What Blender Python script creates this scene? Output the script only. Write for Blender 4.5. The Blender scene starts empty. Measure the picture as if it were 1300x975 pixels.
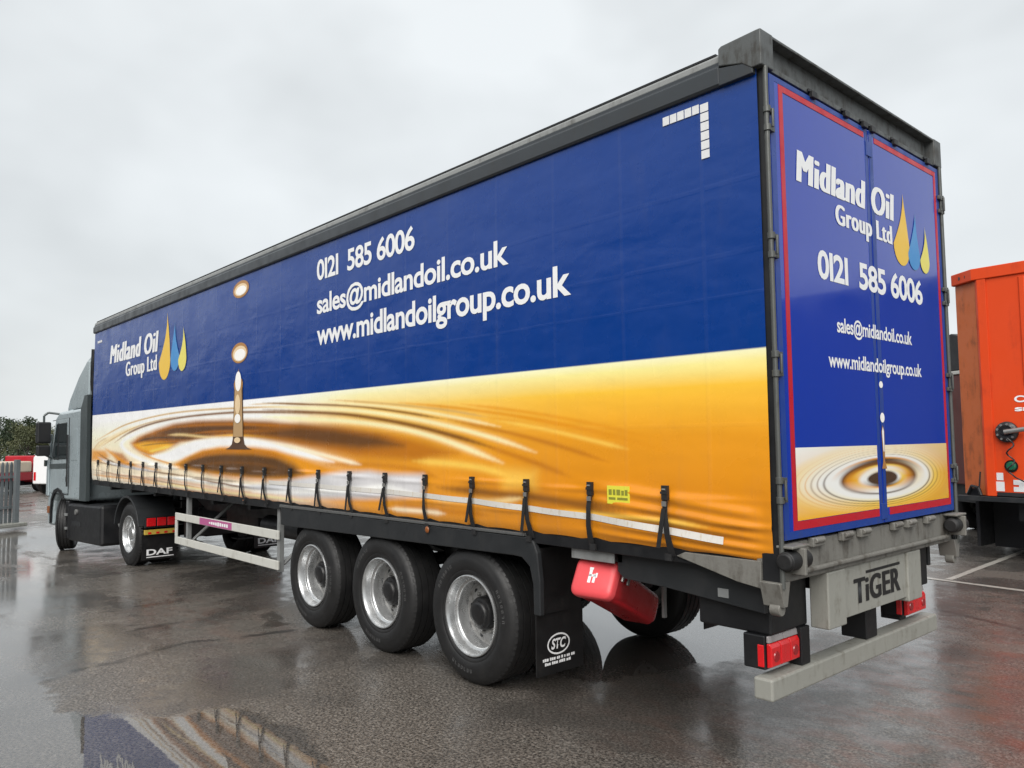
import bpy, bmesh, math, random
import numpy as np
from mathutils import Vector, Matrix, noise as mnoise

random.seed(7)
rng = np.random.default_rng(7)
R = math.radians
scene = bpy.context.scene
COL = scene.collection

# ------------------------------------------------------------------ camera
cam_data = bpy.data.cameras.new('camera')
cam_data.sensor_width = 36.0
cam_data.lens = 27.545
cam_data.clip_start = 0.05
cam_data.clip_end = 3000.0
cam = bpy.data.objects.new('camera', cam_data)
COL.objects.link(cam)
_r = Vector((0.66715697, 0.74483655, -0.01095839))
_u = Vector((0.05941945, -0.03854703, 0.99748857))
_d = Vector((-0.74254354, 0.6661326, 0.06997469))
cam.matrix_world = Matrix(((_r.x, _u.x, -_d.x, 2.20427), (_r.y, _u.y, -_d.y, -3.86052),
                           (_r.z, _u.z, -_d.z, 1.90771), (0, 0, 0, 1)))
scene.camera = cam

# ------------------------------------------------------------------ overcast sky
SUN_EL, SUN_AZ = 42.0, 143.0            # azimuth clockwise from +Y
world = bpy.data.worlds.new('World')
scene.world = world
world.use_nodes = True
wn, wl = world.node_tree.nodes, world.node_tree.links
wn.clear()
w_out = wn.new('ShaderNodeOutputWorld')
w_bg = wn.new('ShaderNodeBackground')
w_bg.inputs['Strength'].default_value = 0.1
w_sky = wn.new('ShaderNodeTexSky')
w_sky.sky_type = 'NISHITA'
w_sky.sun_disc = False
w_sky.sun_elevation = R(SUN_EL)
w_sky.sun_rotation = R(SUN_AZ)
w_sky.dust_density = 4.0
w_co = wn.new('ShaderNodeTexCoord')
w_map = wn.new('ShaderNodeMapping')
w_map.inputs['Scale'].default_value = (1.0, 1.0, 1.7)
w_map.inputs['Location'].default_value = (0.35, 0.1, 0.2)
w_n1 = wn.new('ShaderNodeTexNoise')
w_n1.inputs['Scale'].default_value = 1.9
w_n1.inputs['Detail'].default_value = 4.0
w_n1.inputs['Roughness'].default_value = 0.52
w_n1.inputs['Distortion'].default_value = 0.1
w_ramp = wn.new('ShaderNodeValToRGB')
w_ramp.color_ramp.elements[0].position = 0.33
w_ramp.color_ramp.elements[0].color = (0.60, 0.625, 0.632, 1)
w_ramp.color_ramp.elements[1].position = 0.60
w_ramp.color_ramp.elements[1].color = (0.80, 0.832, 0.842, 1)
w_gain = wn.new('ShaderNodeVectorMath')
w_gain.operation = 'SCALE'
w_gain.inputs['Scale'].default_value = 5.15
w_mix = wn.new('ShaderNodeMix')
w_mix.data_type = 'RGBA'
w_mix.inputs['Factor'].default_value = 0.93
wl.new(w_co.outputs['Generated'], w_map.inputs['Vector'])
wl.new(w_map.outputs['Vector'], w_n1.inputs['Vector'])
wl.new(w_n1.outputs['Fac'], w_ramp.inputs['Fac'])
wl.new(w_ramp.outputs['Color'], w_gain.inputs[0])
wl.new(w_sky.outputs['Color'], w_mix.inputs[6])
wl.new(w_gain.outputs['Vector'], w_mix.inputs[7])
wl.new(w_mix.outputs[2], w_bg.inputs['Color'])
wl.new(w_bg.outputs['Background'], w_out.inputs['Surface'])

# ------------------------------------------------------------------ veiled sun
sun_data = bpy.data.lights.new('sun', 'SUN')
sun_data.energy = 1.5
sun_data.angle = R(50)
sun_data.color = (1.0, 0.97, 0.93)
sun = bpy.data.objects.new('sun', sun_data)
COL.objects.link(sun)
_to = Vector((math.sin(R(SUN_AZ)) * math.cos(R(SUN_EL)), math.cos(R(SUN_AZ)) * math.cos(R(SUN_EL)), math.sin(R(SUN_EL))))
sun.rotation_euler = _to.to_track_quat('Z', 'Y').to_euler()
sun.location = (5, -8, 12)

scene.view_settings.view_transform = 'Standard'
scene.view_settings.look = 'None'
scene.view_settings.gamma = 1.0
scene.view_settings.exposure = 1.15
scene.view_settings.use_curve_mapping = False

# ------------------------------------------------------------------ helpers
def s2l(c):
    return tuple(((v / 255) / 12.92 if v / 255 <= 0.04045 else (((v / 255) + 0.055) / 1.055) ** 2.4) for v in c)


class Mat:
    """small node graph helper"""
    def __init__(self, name):
        self.m = bpy.data.materials.new(name)
        self.m.use_nodes = True
        self.n, self.l = self.m.node_tree.nodes, self.m.node_tree.links
        self.n.clear()
        self.out = self.n.new('ShaderNodeOutputMaterial')
        self.b = self.n.new('ShaderNodeBsdfPrincipled')
        self.l.new(self.b.outputs[0], self.out.inputs[0])

    def set(self, **kw):
        for k, v in kw.items():
            k = k.replace('_', ' ')
            s = self.b.inputs[k]
            if hasattr(v, 'is_output'):
                self.l.new(v, s)
            elif isinstance(v, (tuple, list)) and len(v) == 3 and len(s.default_value) == 4:
                s.default_value = (*v, 1)
            else:
                s.default_value = v
        return self

    def node(self, t, **kw):
        n = self.n.new(t)
        for k, v in kw.items():
            setattr(n, k, v)
        return n

    def inp(self, n, k, v):
        if hasattr(v, 'is_output'):
            self.l.new(v, n.inputs[k])
        elif isinstance(v, (tuple, list)) and len(v) == 3 and len(n.inputs[k].default_value) == 4:
            n.inputs[k].default_value = (*v, 1)
        else:
            n.inputs[k].default_value = v

    def pos(self, obj=False):
        if obj:
            return self.node('ShaderNodeTexCoord').outputs['Object']
        return self.node('ShaderNodeNewGeometry').outputs['Position']

    def scaled(self, vec, s):
        n = self.node('ShaderNodeVectorMath', operation='MULTIPLY')
        self.l.new(vec, n.inputs[0])
        n.inputs[1].default_value = s
        return n.outputs[0]

    def noise(self, vec, scale, detail=3.0, rough=0.55, dist=0.0):
        n = self.node('ShaderNodeTexNoise')
        self.l.new(vec, n.inputs['Vector'])
        n.inputs['Scale'].default_value = scale
        n.inputs['Detail'].default_value = detail
        n.inputs['Roughness'].default_value = rough
        n.inputs['Distortion'].default_value = dist
        return n.outputs['Fac']

    def attr(self, name, vec=False):
        n = self.node('ShaderNodeAttribute', attribute_name=name)
        return n.outputs['Color'] if vec else n.outputs['Fac']

    def math(self, op, a, b=0.0, clamp=False):
        n = self.node('ShaderNodeMath', operation=op, use_clamp=clamp)
        self.inp(n, 0, a)
        self.inp(n, 1, b)
        return n.outputs[0]

    def ramp(self, v, a, b, lo=0.0, hi=1.0):
        n = self.node('ShaderNodeMapRange', interpolation_type='SMOOTHSTEP')
        self.inp(n, 0, v)
        self.inp(n, 1, a)
        self.inp(n, 2, b)
        self.inp(n, 3, lo)
        self.inp(n, 4, hi)
        return n.outputs[0]

    def mix(self, f, a, b):
        n = self.node('ShaderNodeMix', data_type='RGBA')
        self.inp(n, 0, f)
        self.inp(n, 6, a)
        self.inp(n, 7, b)
        return n.outputs[2]

    def sep(self, v):
        n = self.node('ShaderNodeSeparateXYZ')
        self.l.new(v, n.inputs[0])
        return n.outputs

    def bump(self, h, strength=0.3, dist=0.01, base=None):
        n = self.node('ShaderNodeBump')
        n.inputs['Distance'].default_value = dist
        self.inp(n, 'Strength', strength)
        self.l.new(h, n.inputs['Height'])
        if base is not None:
            self.l.new(base, n.inputs['Normal'])
        return n.outputs[0]


def plain(name, col, rough=0.5, metal=0.0, dirt=0.35, dirt_col=(0.05, 0.045, 0.04), scale=6.0, spec=0.5, bumpy=0.0, coat=0.0, cover=0.24):
    """painted / metal surface with uneven grime, streaks and gloss"""
    M = Mat(name)
    p = M.pos()
    n1 = M.noise(p, scale, 5, 0.65)
    n2 = M.noise(M.scaled(p, (scale * 3, scale * 3, scale * 0.5)), 1.0, 4, 0.6)
    g = M.ramp(M.math('MULTIPLY', n1, n2), cover, cover * 2)
    M.set(Base_Color=M.mix(M.math('MULTIPLY', g, dirt), col, dirt_col), Metallic=metal,
          Roughness=M.ramp(n1, 0.25, 0.75, max(0.03, rough - 0.1), min(1, rough + 0.14)), Specular_IOR_Level=spec)
    if coat:
        M.set(Coat_Weight=coat, Coat_Roughness=0.08)
    if bumpy:
        M.set(Normal=M.bump(M.noise(p, scale * 14, 3), bumpy, 0.004))
    return M.m


class MB:
    def __init__(self):
        self.v, self.f, self.mi, self.sm = [], [], [], []

    def add(self, vs, fs, mi=0, smooth=False):
        o = len(self.v)
        self.v += [tuple(x) for x in vs]
        for f in fs:
            self.f.append([o + i for i in f])
            self.mi.append(mi)
            self.sm.append(smooth)
        return self

    def box(self, lo, hi, mi=0, rot=None):
        x0, y0, z0 = lo
        x1, y1, z1 = hi
        vs = [Vector(p) for p in ((x0, y0, z0), (x1, y0, z0), (x1, y1, z0), (x0, y1, z0), (x0, y0, z1), (x1, y0, z1), (x1, y1, z1), (x0, y1, z1))]
        if rot is not None:
            c = Vector(((x0 + x1) / 2, (y0 + y1) / 2, (z0 + z1) / 2))
            vs = [c + rot @ (v - c) for v in vs]
        return self.add(vs, [(0, 3, 2, 1), (4, 5, 6, 7), (0, 1, 5, 4), (1, 2, 6, 5), (2, 3, 7, 6), (3, 0, 4, 7)], mi)

    def prism(self, poly, axis, lo, hi, mi=0):
        """poly: 2D points in the two other axes (cyclic order), extruded along axis"""
        def P(a, b, t):
            return {'x': (t, a, b), 'y': (a, t, b), 'z': (a, b, t)}[axis]
        n = len(poly)
        vs = [P(a, b, lo) for a, b in poly] + [P(a, b, hi) for a, b in poly]
        fs = [(i, (i + 1) % n, n + (i + 1) % n, n + i) for i in range(n)] + [tuple(range(n - 1, -1, -1)), tuple(range(n, 2 * n))]
        return self.add(vs, fs, mi)

    def cyl(self, p0, p1, r, n=16, r2=None, mi=0, smooth=True, cap=True):
        p0, p1 = Vector(p0), Vector(p1)
        a = (p1 - p0).normalized()
        t = a.cross(Vector((0, 0, 1)) if abs(a.z) < 0.9 else Vector((1, 0, 0))).normalized()
        b = a.cross(t)
        r2 = r if r2 is None else r2
        vs = []
        for p, rr in ((p0, r), (p1, r2)):
            for i in range(n):
                th = 2 * math.pi * i / n
                vs.append(p + rr * (math.cos(th) * t + math.sin(th) * b))
        fs = [(i, (i + 1) % n, n + (i + 1) % n, n + i) for i in range(n)]
        self.add(vs, fs, mi, smooth)
        if cap:
            self.add(vs[:n], [tuple(range(n - 1, -1, -1))], mi)
            self.add(vs[n:], [tuple(range(n))], mi)
        return self

    def lathe(self, prof, n=48, mi=0, c=(0, 0, 0), smooth=True, closed=False):
        """prof: (radius, y) about the Y axis"""
        k = len(prof)
        vs = []
        for i in range(n):
            th = 2 * math.pi * i / n
            ct, st = math.cos(th), math.sin(th)
            for r, y in prof:
                vs.append((c[0] + r * ct, c[1] + y, c[2] + r * st))
        fs = []
        for i in range(n):
            j = (i + 1) % n
            for q in range(k if closed else k - 1):
                q2 = (q + 1) % k
                fs.append((i * k + q, i * k + q2, j * k + q2, j * k + q))
        return self.add(vs, fs, mi, smooth)

    def tube(self, pts, r, n=8, mi=0):
        for a, b in zip(pts[:-1], pts[1:]):
            self.cyl(a, b, r, n, mi=mi)
        return self

    def build(self, name, mats, parent=None, bevel=0.0, fix=True):
        me = bpy.data.meshes.new(name)
        me.from_pydata(self.v, [], self.f)
        mats = mats if isinstance(mats, (list, tuple)) else [mats]
        for m in mats:
            me.materials.append(m)
        me.polygons.foreach_set('material_index', self.mi)
        me.polygons.foreach_set('use_smooth', self.sm)
        if fix:
            bm = bmesh.new()
            bm.from_mesh(me)
            bmesh.ops.remove_doubles(bm, verts=bm.verts, dist=1e-5)
            bmesh.ops.recalc_face_normals(bm, faces=bm.faces)
            bm.to_mesh(me)
            bm.free()
        if any(self.sm):
            me.set_sharp_from_angle(angle=R(38))
        o = bpy.data.objects.new(name, me)
        COL.objects.link(o)
        if parent:
            o.parent = parent
        if bevel:
            md = o.modifiers.new('bevel', 'BEVEL')
            md.width = bevel
            md.segments = 2
            md.limit_method = 'ANGLE'
            md.angle_limit = R(40)
        return o


def box_part(name, lo, hi, mat, parent, bevel=0.0):
    return MB().box(lo, hi).build(name, mat, parent, bevel)


def thing(name, label, cat, loc=(0, 0, 0), rz=0.0, group=None):
    o = bpy.data.objects.new(name, None)
    o.empty_display_size = 0.3
    COL.objects.link(o)
    o.location = loc
    o.rotation_euler = (0, 0, rz)
    return tag(o, label, cat, group)


def tag(o, label, cat, group=None):
    o['label'] = label
    o['category'] = cat
    if group:
        o['group'] = group
    return o


def copy_tree(o, parent=None):
    c = o.copy()
    COL.objects.link(c)
    c.parent = parent
    for ch in o.children:
        copy_tree(ch, c)
    return c


def text_obj(name, body, parent, mat, origin, udir, vdir, width, height, bold=0.0, shear=0.0, lift=0.003, spacing=1.0, strikes=0.0):
    """flat lettering, fitted to width x height (height None keeps the aspect), lower left corner at origin"""
    cu = bpy.data.curves.new(name, 'FONT')
    cu.body = body
    cu.offset = bold
    cu.shear = shear
    cu.space_character = spacing
    cu.resolution_u = 4
    t = bpy.data.objects.new(name, cu)
    COL.objects.link(t)
    dg = bpy.context.evaluated_depsgraph_get()
    me = bpy.data.meshes.new_from_object(t.evaluated_get(dg))
    bpy.data.objects.remove(t)
    bpy.data.curves.remove(cu)
    if strikes:
        # heavier weight: the same outline struck again a hair to each side
        bm = bmesh.new()
        for k, dx in enumerate((0.0, strikes, -strikes, 2 * strikes, -2 * strikes)):
            n0 = len(bm.verts)
            bm.from_mesh(me)
            bm.verts.ensure_lookup_table()
            for v in bm.verts[n0:]:
                v.co.x += dx
                v.co.z = k * 6e-4
        bm.to_mesh(me)
        bm.free()
    n = len(me.vertices)
    co = np.empty(n * 3)
    me.vertices.foreach_get('co', co)
    co = co.reshape(-1, 3)
    lo, hi = co.min(0), co.max(0)
    su = width / (hi[0] - lo[0])
    sv = su if height is None else height / (hi[1] - lo[1])
    u, v = (co[:, 0] - lo[0]) * su, (co[:, 1] - lo[1]) * sv
    U, V = np.array(udir, float), np.array(vdir, float)
    Wd = np.cross(U, V)
    P = np.array(origin, float) + u[:, None] * U + v[:, None] * V + (lift + co[:, 2:3] * 0.4) * Wd
    me.vertices.foreach_set('co', P.ravel())
    me.materials.clear()
    me.materials.append(mat)
    me.name = name
    me.update()
    # one object for each word: cut where the line has a wide gap
    spans = []
    for q in me.polygons:
        us = [u[i] for i in q.vertices]
        spans.append((min(us), max(us), q.index))
    spans.sort()
    gap = 0.30 * (v.max() - v.min())
    words, end = [[]], -1e9
    for a, b, i in spans:
        if words[-1] and a - end > gap:
            words.append([])
        words[-1].append(i)
        end = max(end, b)
    made = []
    for w in words:
        if len(words) == 1:
            part = me
        else:
            ids = sorted({i for f in w for i in me.polygons[f].vertices})
            at = {i: n_ for n_, i in enumerate(ids)}
            part = bpy.data.meshes.new(name)
            part.from_pydata([tuple(P[i]) for i in ids], [], [[at[i] for i in me.polygons[f].vertices] for f in w])
            part.materials.append(mat)
        o = bpy.data.objects.new(name, part)
        COL.objects.link(o)
        o.parent = parent
        made.append(o)
    return made

# ------------------------------------------------------------------ materials
MT = {}
MT['steel_grey'] = plain('weathered_grey_steel', (0.26, 0.27, 0.27), 0.45, 0.25, 0.6, scale=5)
MT['header'] = plain('weathered_header_steel', (0.098, 0.105, 0.105), 0.5, 0.2, 0.8, (0.04, 0.036, 0.03), scale=9, bumpy=0.2, cover=0.2)
MT['galv'] = plain('dirty_galvanised_steel', (0.30, 0.30, 0.27), 0.55, 0.15, 0.65, (0.09, 0.075, 0.05), scale=7, bumpy=0.2)
MT['sill'] = plain('chipped_grey_paint', (0.19, 0.185, 0.168), 0.55, 0.15, 0.75, (0.055, 0.045, 0.034), scale=4.5, bumpy=0.35, cover=0.21)
MT['rail'] = plain('dark_grey_roof_rail', (0.040, 0.046, 0.052), 0.38, 0.2, 0.35, scale=4)
MT['rail_light'] = plain('pale_roof_edge', (0.27, 0.28, 0.275), 0.45, 0.1, 0.6, scale=5)
MT['black'] = plain('black_chassis_paint', (0.008, 0.0085, 0.010), 0.45, 0.0, 0.4, (0.022, 0.02, 0.018), scale=5)
MT['dark_grey'] = plain('charcoal_mudguard_plastic', (0.018, 0.020, 0.022), 0.45, 0.0, 0.3, (0.035, 0.032, 0.03), scale=5)
MT['rubber'] = plain('black_rubber', (0.0095, 0.0095, 0.010), 0.55, 0.0, 0.3, (0.022, 0.020, 0.018), scale=9, bumpy=0.25)
MT['flap'] = plain('mud_flap_rubber', (0.005, 0.005, 0.0055), 0.45, 0.0, 0.25, (0.03, 0.028, 0.025), scale=8)
MT['rim'] = plain('silver_wheel_paint', (0.54, 0.55, 0.555), 0.27, 0.8, 0.35, (0.10, 0.085, 0.07), scale=9)
MT['hub'] = plain('greasy_black_hub', (0.012, 0.012, 0.013), 0.35, 0.0, 0.3, scale=20)
MT['nut'] = plain('dull_steel_nut', (0.30, 0.30, 0.29), 0.4, 0.6, 0.5, scale=30)
MT['white_frame'] = plain('grimy_white_paint', (0.54, 0.54, 0.50), 0.5, 0.0, 0.4, (0.16, 0.14, 0.10), scale=5)
MT['red_box'] = plain('red_plastic', (0.50, 0.012, 0.020), 0.32, 0.0, 0.15, scale=6)
MT['red_lid'] = plain('red_plastic_lid', (0.72, 0.075, 0.085), 0.38, 0.0, 0.1, (0.4, 0.05, 0.05), scale=6)
MT['red_paint'] = plain('red_tape', (0.48, 0.010, 0.022), 0.35, 0.0, 0.25, (0.16, 0.01, 0.02), scale=8)
MT['lens_red'] = plain('red_lamp_lens', (0.62, 0.008, 0.012), 0.18, 0.0, 0.1, scale=12, coat=0.6)
MT['lens_white'] = plain('clear_lamp_lens', (0.30, 0.28, 0.28), 0.25, 0.0, 0.4, scale=14, coat=0.5)
MT['lens_amber'] = plain('amber_marker', (0.24, 0.075, 0.018), 0.35, 0.0, 0.7, scale=20)
MT['white_print'] = plain('white_vinyl', (0.80, 0.81, 0.82), 0.38, 0.0, 0.06, (0.4, 0.4, 0.4), scale=4)
MT['white_tape'] = plain('reflective_white_tape', (0.70, 0.71, 0.72), 0.3, 0.0, 0.25, (0.35, 0.33, 0.3), scale=25)
MT['strip'] = plain('worn_white_tape', (0.66, 0.64, 0.60), 0.35, 0.0, 0.5, (0.42, 0.30, 0.14), scale=18)
MT['yellow_print'] = plain('yellow_vinyl', (0.78, 0.50, 0.055), 0.38, 0.0, 0.05, scale=4)
MT['yellow_light'] = plain('pale_yellow_vinyl', (0.74, 0.66, 0.13), 0.38, 0.0, 0.05, scale=4)
MT['blue_print'] = plain('sky_blue_vinyl', (0.05, 0.25, 0.56), 0.38, 0.0, 0.05, scale=4)
MT['sticker_yellow'] = plain('yellow_sticker', (0.72, 0.68, 0.06), 0.4, 0.0, 0.15, scale=20)
MT['pink'] = plain('pink_sticker', (0.42, 0.10, 0.25), 0.4, 0.0, 0.15, scale=20)
MT['ink'] = plain('black_ink', (0.012, 0.012, 0.013), 0.4, 0.0, 0.1, scale=10)
MT['ink_green'] = plain('olive_ink', (0.24, 0.24, 0.03), 0.5, 0.0, 0.1, scale=10)
MT['cab'] = plain('grey_green_cab_paint', (0.37, 0.435, 0.46), 0.28, 0.2, 0.3, (0.2, 0.21, 0.21), scale=2.5, coat=0.6)
MT['cab_dark'] = plain('dark_cab_fairing', (0.055, 0.068, 0.071), 0.38, 0.1, 0.4, (0.03, 0.03, 0.03), scale=3)
MT['tyre_mark'] = plain('tyre_lettering_rubber', (0.085, 0.085, 0.085), 0.6, 0.0, 0.1, scale=9)

_g = Mat('tinted_window_glass')
_g.set(Base_Color=(0.02, 0.028, 0.03), Roughness=0.05, Specular_IOR_Level=0.8, Coat_Weight=0.5, Coat_Roughness=0.02)
MT['glass'] = _g.m


def door_paint():
    M = Mat('glossy_blue_door_paint')
    p = M.pos()
    n = M.noise(p, 1.4, 4, 0.5)
    f = M.noise(M.scaled(p, (20, 20, 2)), 1.0, 5, 0.7)
    base = M.mix(M.math('MULTIPLY', M.ramp(f, 0.5, 0.8), 0.12), (0.0004, 0.032, 0.36), (0.008, 0.045, 0.2))
    M.set(Base_Color=base, Roughness=M.ramp(n, 0.3, 0.7, 0.12, 0.21), Specular_IOR_Level=0.5, Coat_Weight=0.5, Coat_Roughness=0.05,
          Normal=M.bump(M.noise(p, 2.2, 2), 0.12, 0.02))
    return M.m


MT['door_blue'] = door_paint()
MT['frame_blue'] = plain('worn_blue_frame_paint', (0.010, 0.045, 0.26), 0.36, 0.0, 0.45, (0.05, 0.06, 0.08), scale=7)


def curtain_mat():
    """printed PVC: colour from the print attribute, welded seams and batten ridges in the relief"""
    M = Mat('printed_pvc_curtain')
    p = M.pos()
    x, y, z = M.sep(p)
    # vertical weld seams every 0.615 m, horizontal batten pockets
    ph = M.math('ABSOLUTE', M.math('SUBTRACT', M.math('FRACT', M.math('DIVIDE', M.math('ADD', x, 20.0 + 0.70), 0.615)), 0.5))
    vs = M.ramp(ph, 0.470, 0.488)
    hs = None
    for zz, w in ((3.335, 0.02), (2.92, 0.02), (2.68, 0.014), (1.95, 0.016)):
        d = M.math('ABSOLUTE', M.math('SUBTRACT', z, M.math('ADD', zz, M.math('MULTIPLY', M.noise(M.scaled(p, (0.7, 0, 0)), 1.0, 2), 0.05))))
        h = M.ramp(d, w, w * 0.35)
        hs = h if hs is None else M.math('MAXIMUM', hs, h)
    wav = M.noise(M.scaled(p, (1.1, 1.0, 2.2)), 1.0, 3, 0.5)
    wav2 = M.noise(M.scaled(p, (2.2, 1.0, 4.5)), 1.0, 3, 0.55, 0.6)
    wav = M.math('ADD', wav, M.math('MULTIPLY', wav2, 0.16))
    fine = M.noise(M.scaled(p, (90, 90, 30)), 1.0, 2, 0.5)
    H = M.math('ADD', M.math('MULTIPLY', M.math('MAXIMUM', vs, M.math('MULTIPLY', hs, 0.6)), 0.085), M.math('ADD', M.math('MULTIPLY', wav, 2.3), M.math('MULTIPLY', fine, 0.035)))
    dirt = M.math('MULTIPLY', M.ramp(M.noise(M.scaled(p, (5, 5, 1.3)), 1.0, 6, 0.7), 0.48, 0.78), 0.05)
    streak = M.math('MULTIPLY', M.ramp(M.noise(M.scaled(p, (9, 9, 0.8)), 1.0, 5, 0.7), 0.52, 0.75), M.ramp(z, 2.0, 1.25))
    dirt = M.math('ADD', dirt, M.math('MULTIPLY', streak, 0.16))
    col = M.mix(dirt, M.attr('print', True), (0.16, 0.15, 0.14))
    col = M.mix(M.math('MULTIPLY', M.math('MAXIMUM', vs, M.math('MULTIPLY', hs, 0.5)), 0.010), col, (0.5, 0.5, 0.5))
    M.set(Base_Color=col, Roughness=M.ramp(M.noise(p, 2.5, 4), 0.3, 0.7, 0.22, 0.33), Specular_IOR_Level=0.46,
          Normal=M.bump(H, 0.55, 0.012))
    return M.m


MT['curtain'] = curtain_mat()
_p = Mat('printed_door_vinyl')
_p.set(Base_Color=_p.attr('print', True), Roughness=0.25, Coat_Weight=0.2, Coat_Roughness=0.05)
MT['print'] = _p.m


def asphalt_mat():
    M = Mat('wet_tarmac')
    p = M.pos()
    big = M.noise(p, 0.55, 5, 0.6, 0.4)
    mid = M.noise(p, 3.1, 5, 0.65)
    stone = M.node('ShaderNodeTexVoronoi')
    M.l.new(p, stone.inputs['Vector'])
    stone.inputs['Scale'].default_value = 78.0
    grit = M.noise(p, 52.0, 3, 0.75)
    grit2 = M.noise(p, 26.0, 4, 0.7)
    base = M.mix(M.ramp(grit, 0.36, 0.68), (0.019, 0.0168, 0.0150), (0.205, 0.180, 0.154))
    base = M.mix(M.math('MULTIPLY', M.ramp(grit2, 0.5, 0.72), 0.45), base, (0.19, 0.168, 0.145))
    chip = M.ramp(M.sep(stone.outputs['Color'])[0], 0.84, 0.92)
    base = M.mix(M.math('MULTIPLY', chip, 0.5), base, (0.30, 0.275, 0.245))
    base = M.mix(M.math('MULTIPLY', M.ramp(big, 0.40, 0.60), 0.62), base, (0.045, 0.041, 0.037))
    # rust and silt washed over the surface
    rust = M.math('MULTIPLY', M.attr('rust'), M.ramp(M.noise(M.scaled(p, (1.6, 3.0, 1)), 1.3, 6, 0.68, 0.6), 0.42, 0.66))
    base = M.mix(M.math('MULTIPLY', rust, 0.62), base, (0.17, 0.058, 0.030))
    seam = M.math('ADD', M.attr('seam'), M.math('MULTIPLY', M.math('SUBTRACT', mid, 0.5), 0.16))
    sm = M.math('MULTIPLY', M.ramp(seam, 0.075, 0.015), M.ramp(M.noise(p, 2.2, 3), 0.32, 0.50))
    base = M.mix(M.math('MULTIPLY', sm, 0.8), base, (0.008, 0.007, 0.006))
    # standing water
    pud = M.math('ADD', M.attr('puddle'), M.math('ADD', M.math('MULTIPLY', M.math('SUBTRACT', mid, 0.5), 0.60), M.math('MULTIPLY', M.math('SUBTRACT', big, 0.5), 0.34)))
    pm = M.ramp(pud, 0.45, 0.64)
    film = M.ramp(M.math('ADD', big, M.math('MULTIPLY', M.math('SUBTRACT', mid, 0.5), 0.6)), 0.36, 0.68)
    base = M.mix(M.math('MULTIPLY', pm, 0.45), base, (0.03, 0.027, 0.024))
    rough = M.math('ADD', M.math('MULTIPLY', M.math('SUBTRACT', 1.0, pm), M.ramp(film, 0, 1, 0.28, 0.075)), 0.024)
    sheen = M.math('MULTIPLY', M.attr('sheen'), M.ramp(M.noise(M.scaled(p, (0.8, 2.6, 1)), 1.0, 4, 0.6), 0.30, 0.52))
    rough = M.math('ADD', M.math('MULTIPLY', rough, M.math('SUBTRACT', 1.0, sheen)), M.math('MULTIPLY', sheen, 0.10))
    dry = M.math('MULTIPLY', M.math('SUBTRACT', 1.0, pm), M.math('SUBTRACT', 1.0, M.math('MULTIPLY', sheen, 0.8)))
    bump1 = M.bump(M.math('ADD', grit, M.math('MULTIPLY', grit2, 0.8)), M.math('MULTIPLY', dry, 0.75), 0.006)
    ripple = M.bump(M.noise(p, 5.0, 2), 0.018, 0.02)
    film_n = M.bump(M.math('ADD', grit2, M.math('MULTIPLY', mid, 1.5)), M.math('MULTIPLY', dry, 0.17), 0.006, ripple)
    M.set(Base_Color=base, Roughness=0.62, Specular_IOR_Level=0.25, Normal=bump1,
          Coat_Weight=M.math('ADD', M.math('MULTIPLY', film, 0.40), M.math('ADD', M.math('ADD', 0.55, sheen), M.math('MULTIPLY', pm, 0.6)), True),
          Coat_Roughness=rough, Coat_IOR=M.math('ADD', 1.58, M.math('ADD', M.math('MULTIPLY', sheen, 0.55), M.math('MULTIPLY', pm, 0.22))), Coat_Normal=film_n)
    return M.m


MT['asphalt'] = asphalt_mat()
MT['line'] = plain('worn_road_paint', (0.42, 0.40, 0.36), 0.4, 0.0, 0.8, (0.07, 0.06, 0.055), scale=9, coat=0.4)

# ------------------------------------------------------------------ ground
PUDDLES = [
    [(-6.6, -2.7), (-5.65, -2.42), (-5.3, -2.32), (-4.75, -2.38),
     (-4.27, -2.4), (-4.03, -2.28), (-3.62, -1.9), (-3.64, -1.63), (-3.3, -1.38), (-2.68, -1.28), (-1.97, -1.44), (-1.42, -1.63), (-2.92, -5.2), (-7, -5)],
    [(-6.33, -0.03), (-6.45, 0.2), (-6.02, 0.18), (-5.53, -0.11), (-5.66, -0.28)],
    [(-6.96, 1.91), (-5.12, 3.35), (-2.65, 4.14), (-1.55, 2.49), (-1.82, 1.54), (-2.04, 0.65), (-2.54, 0.79), (-3.82, 1.4), (-4.54, 1.15)],
]
SEAMS = [[(-5.31, -2.46), (-5.18, -2.31), (-5.31, -2.08), (-5.34, -1.76), (-5.5, -1.38), (-5.59, -1.07), (-5.41, -0.68), (-5.33, -0.14)],
         [(-6.41, -1.47), (-6.49, -1.23), (-6.49, -0.83)],
         [(-1.2, 5.4), (1.5, 4.3), (4, 3.7)]]


def seg_dist(P, a, b):
    a, b = np.array(a), np.array(b)
    ab = b - a
    t = np.clip(((P - a) @ ab) / (ab @ ab), 0, 1)
    return np.linalg.norm(P - (a + t[:, None] * ab), axis=1)


def poly_sd(P, poly):
    d = np.full(len(P), 1e9)
    inside = np.zeros(len(P), bool)
    n = len(poly)
    for i in range(n):
        a, b = poly[i], poly[(i + 1) % n]
        d = np.minimum(d, seg_dist(P, a, b))
        cond = (a[1] > P[:, 1]) != (b[1] > P[:, 1])
        with np.errstate(divide='ignore', invalid='ignore'):
            xi = (b[0] - a[0]) * (P[:, 1] - a[1]) / (b[1] - a[1]) + a[0]
        inside ^= cond & (P[:, 0] < xi)
    return np.where(inside, d, -d)


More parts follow.
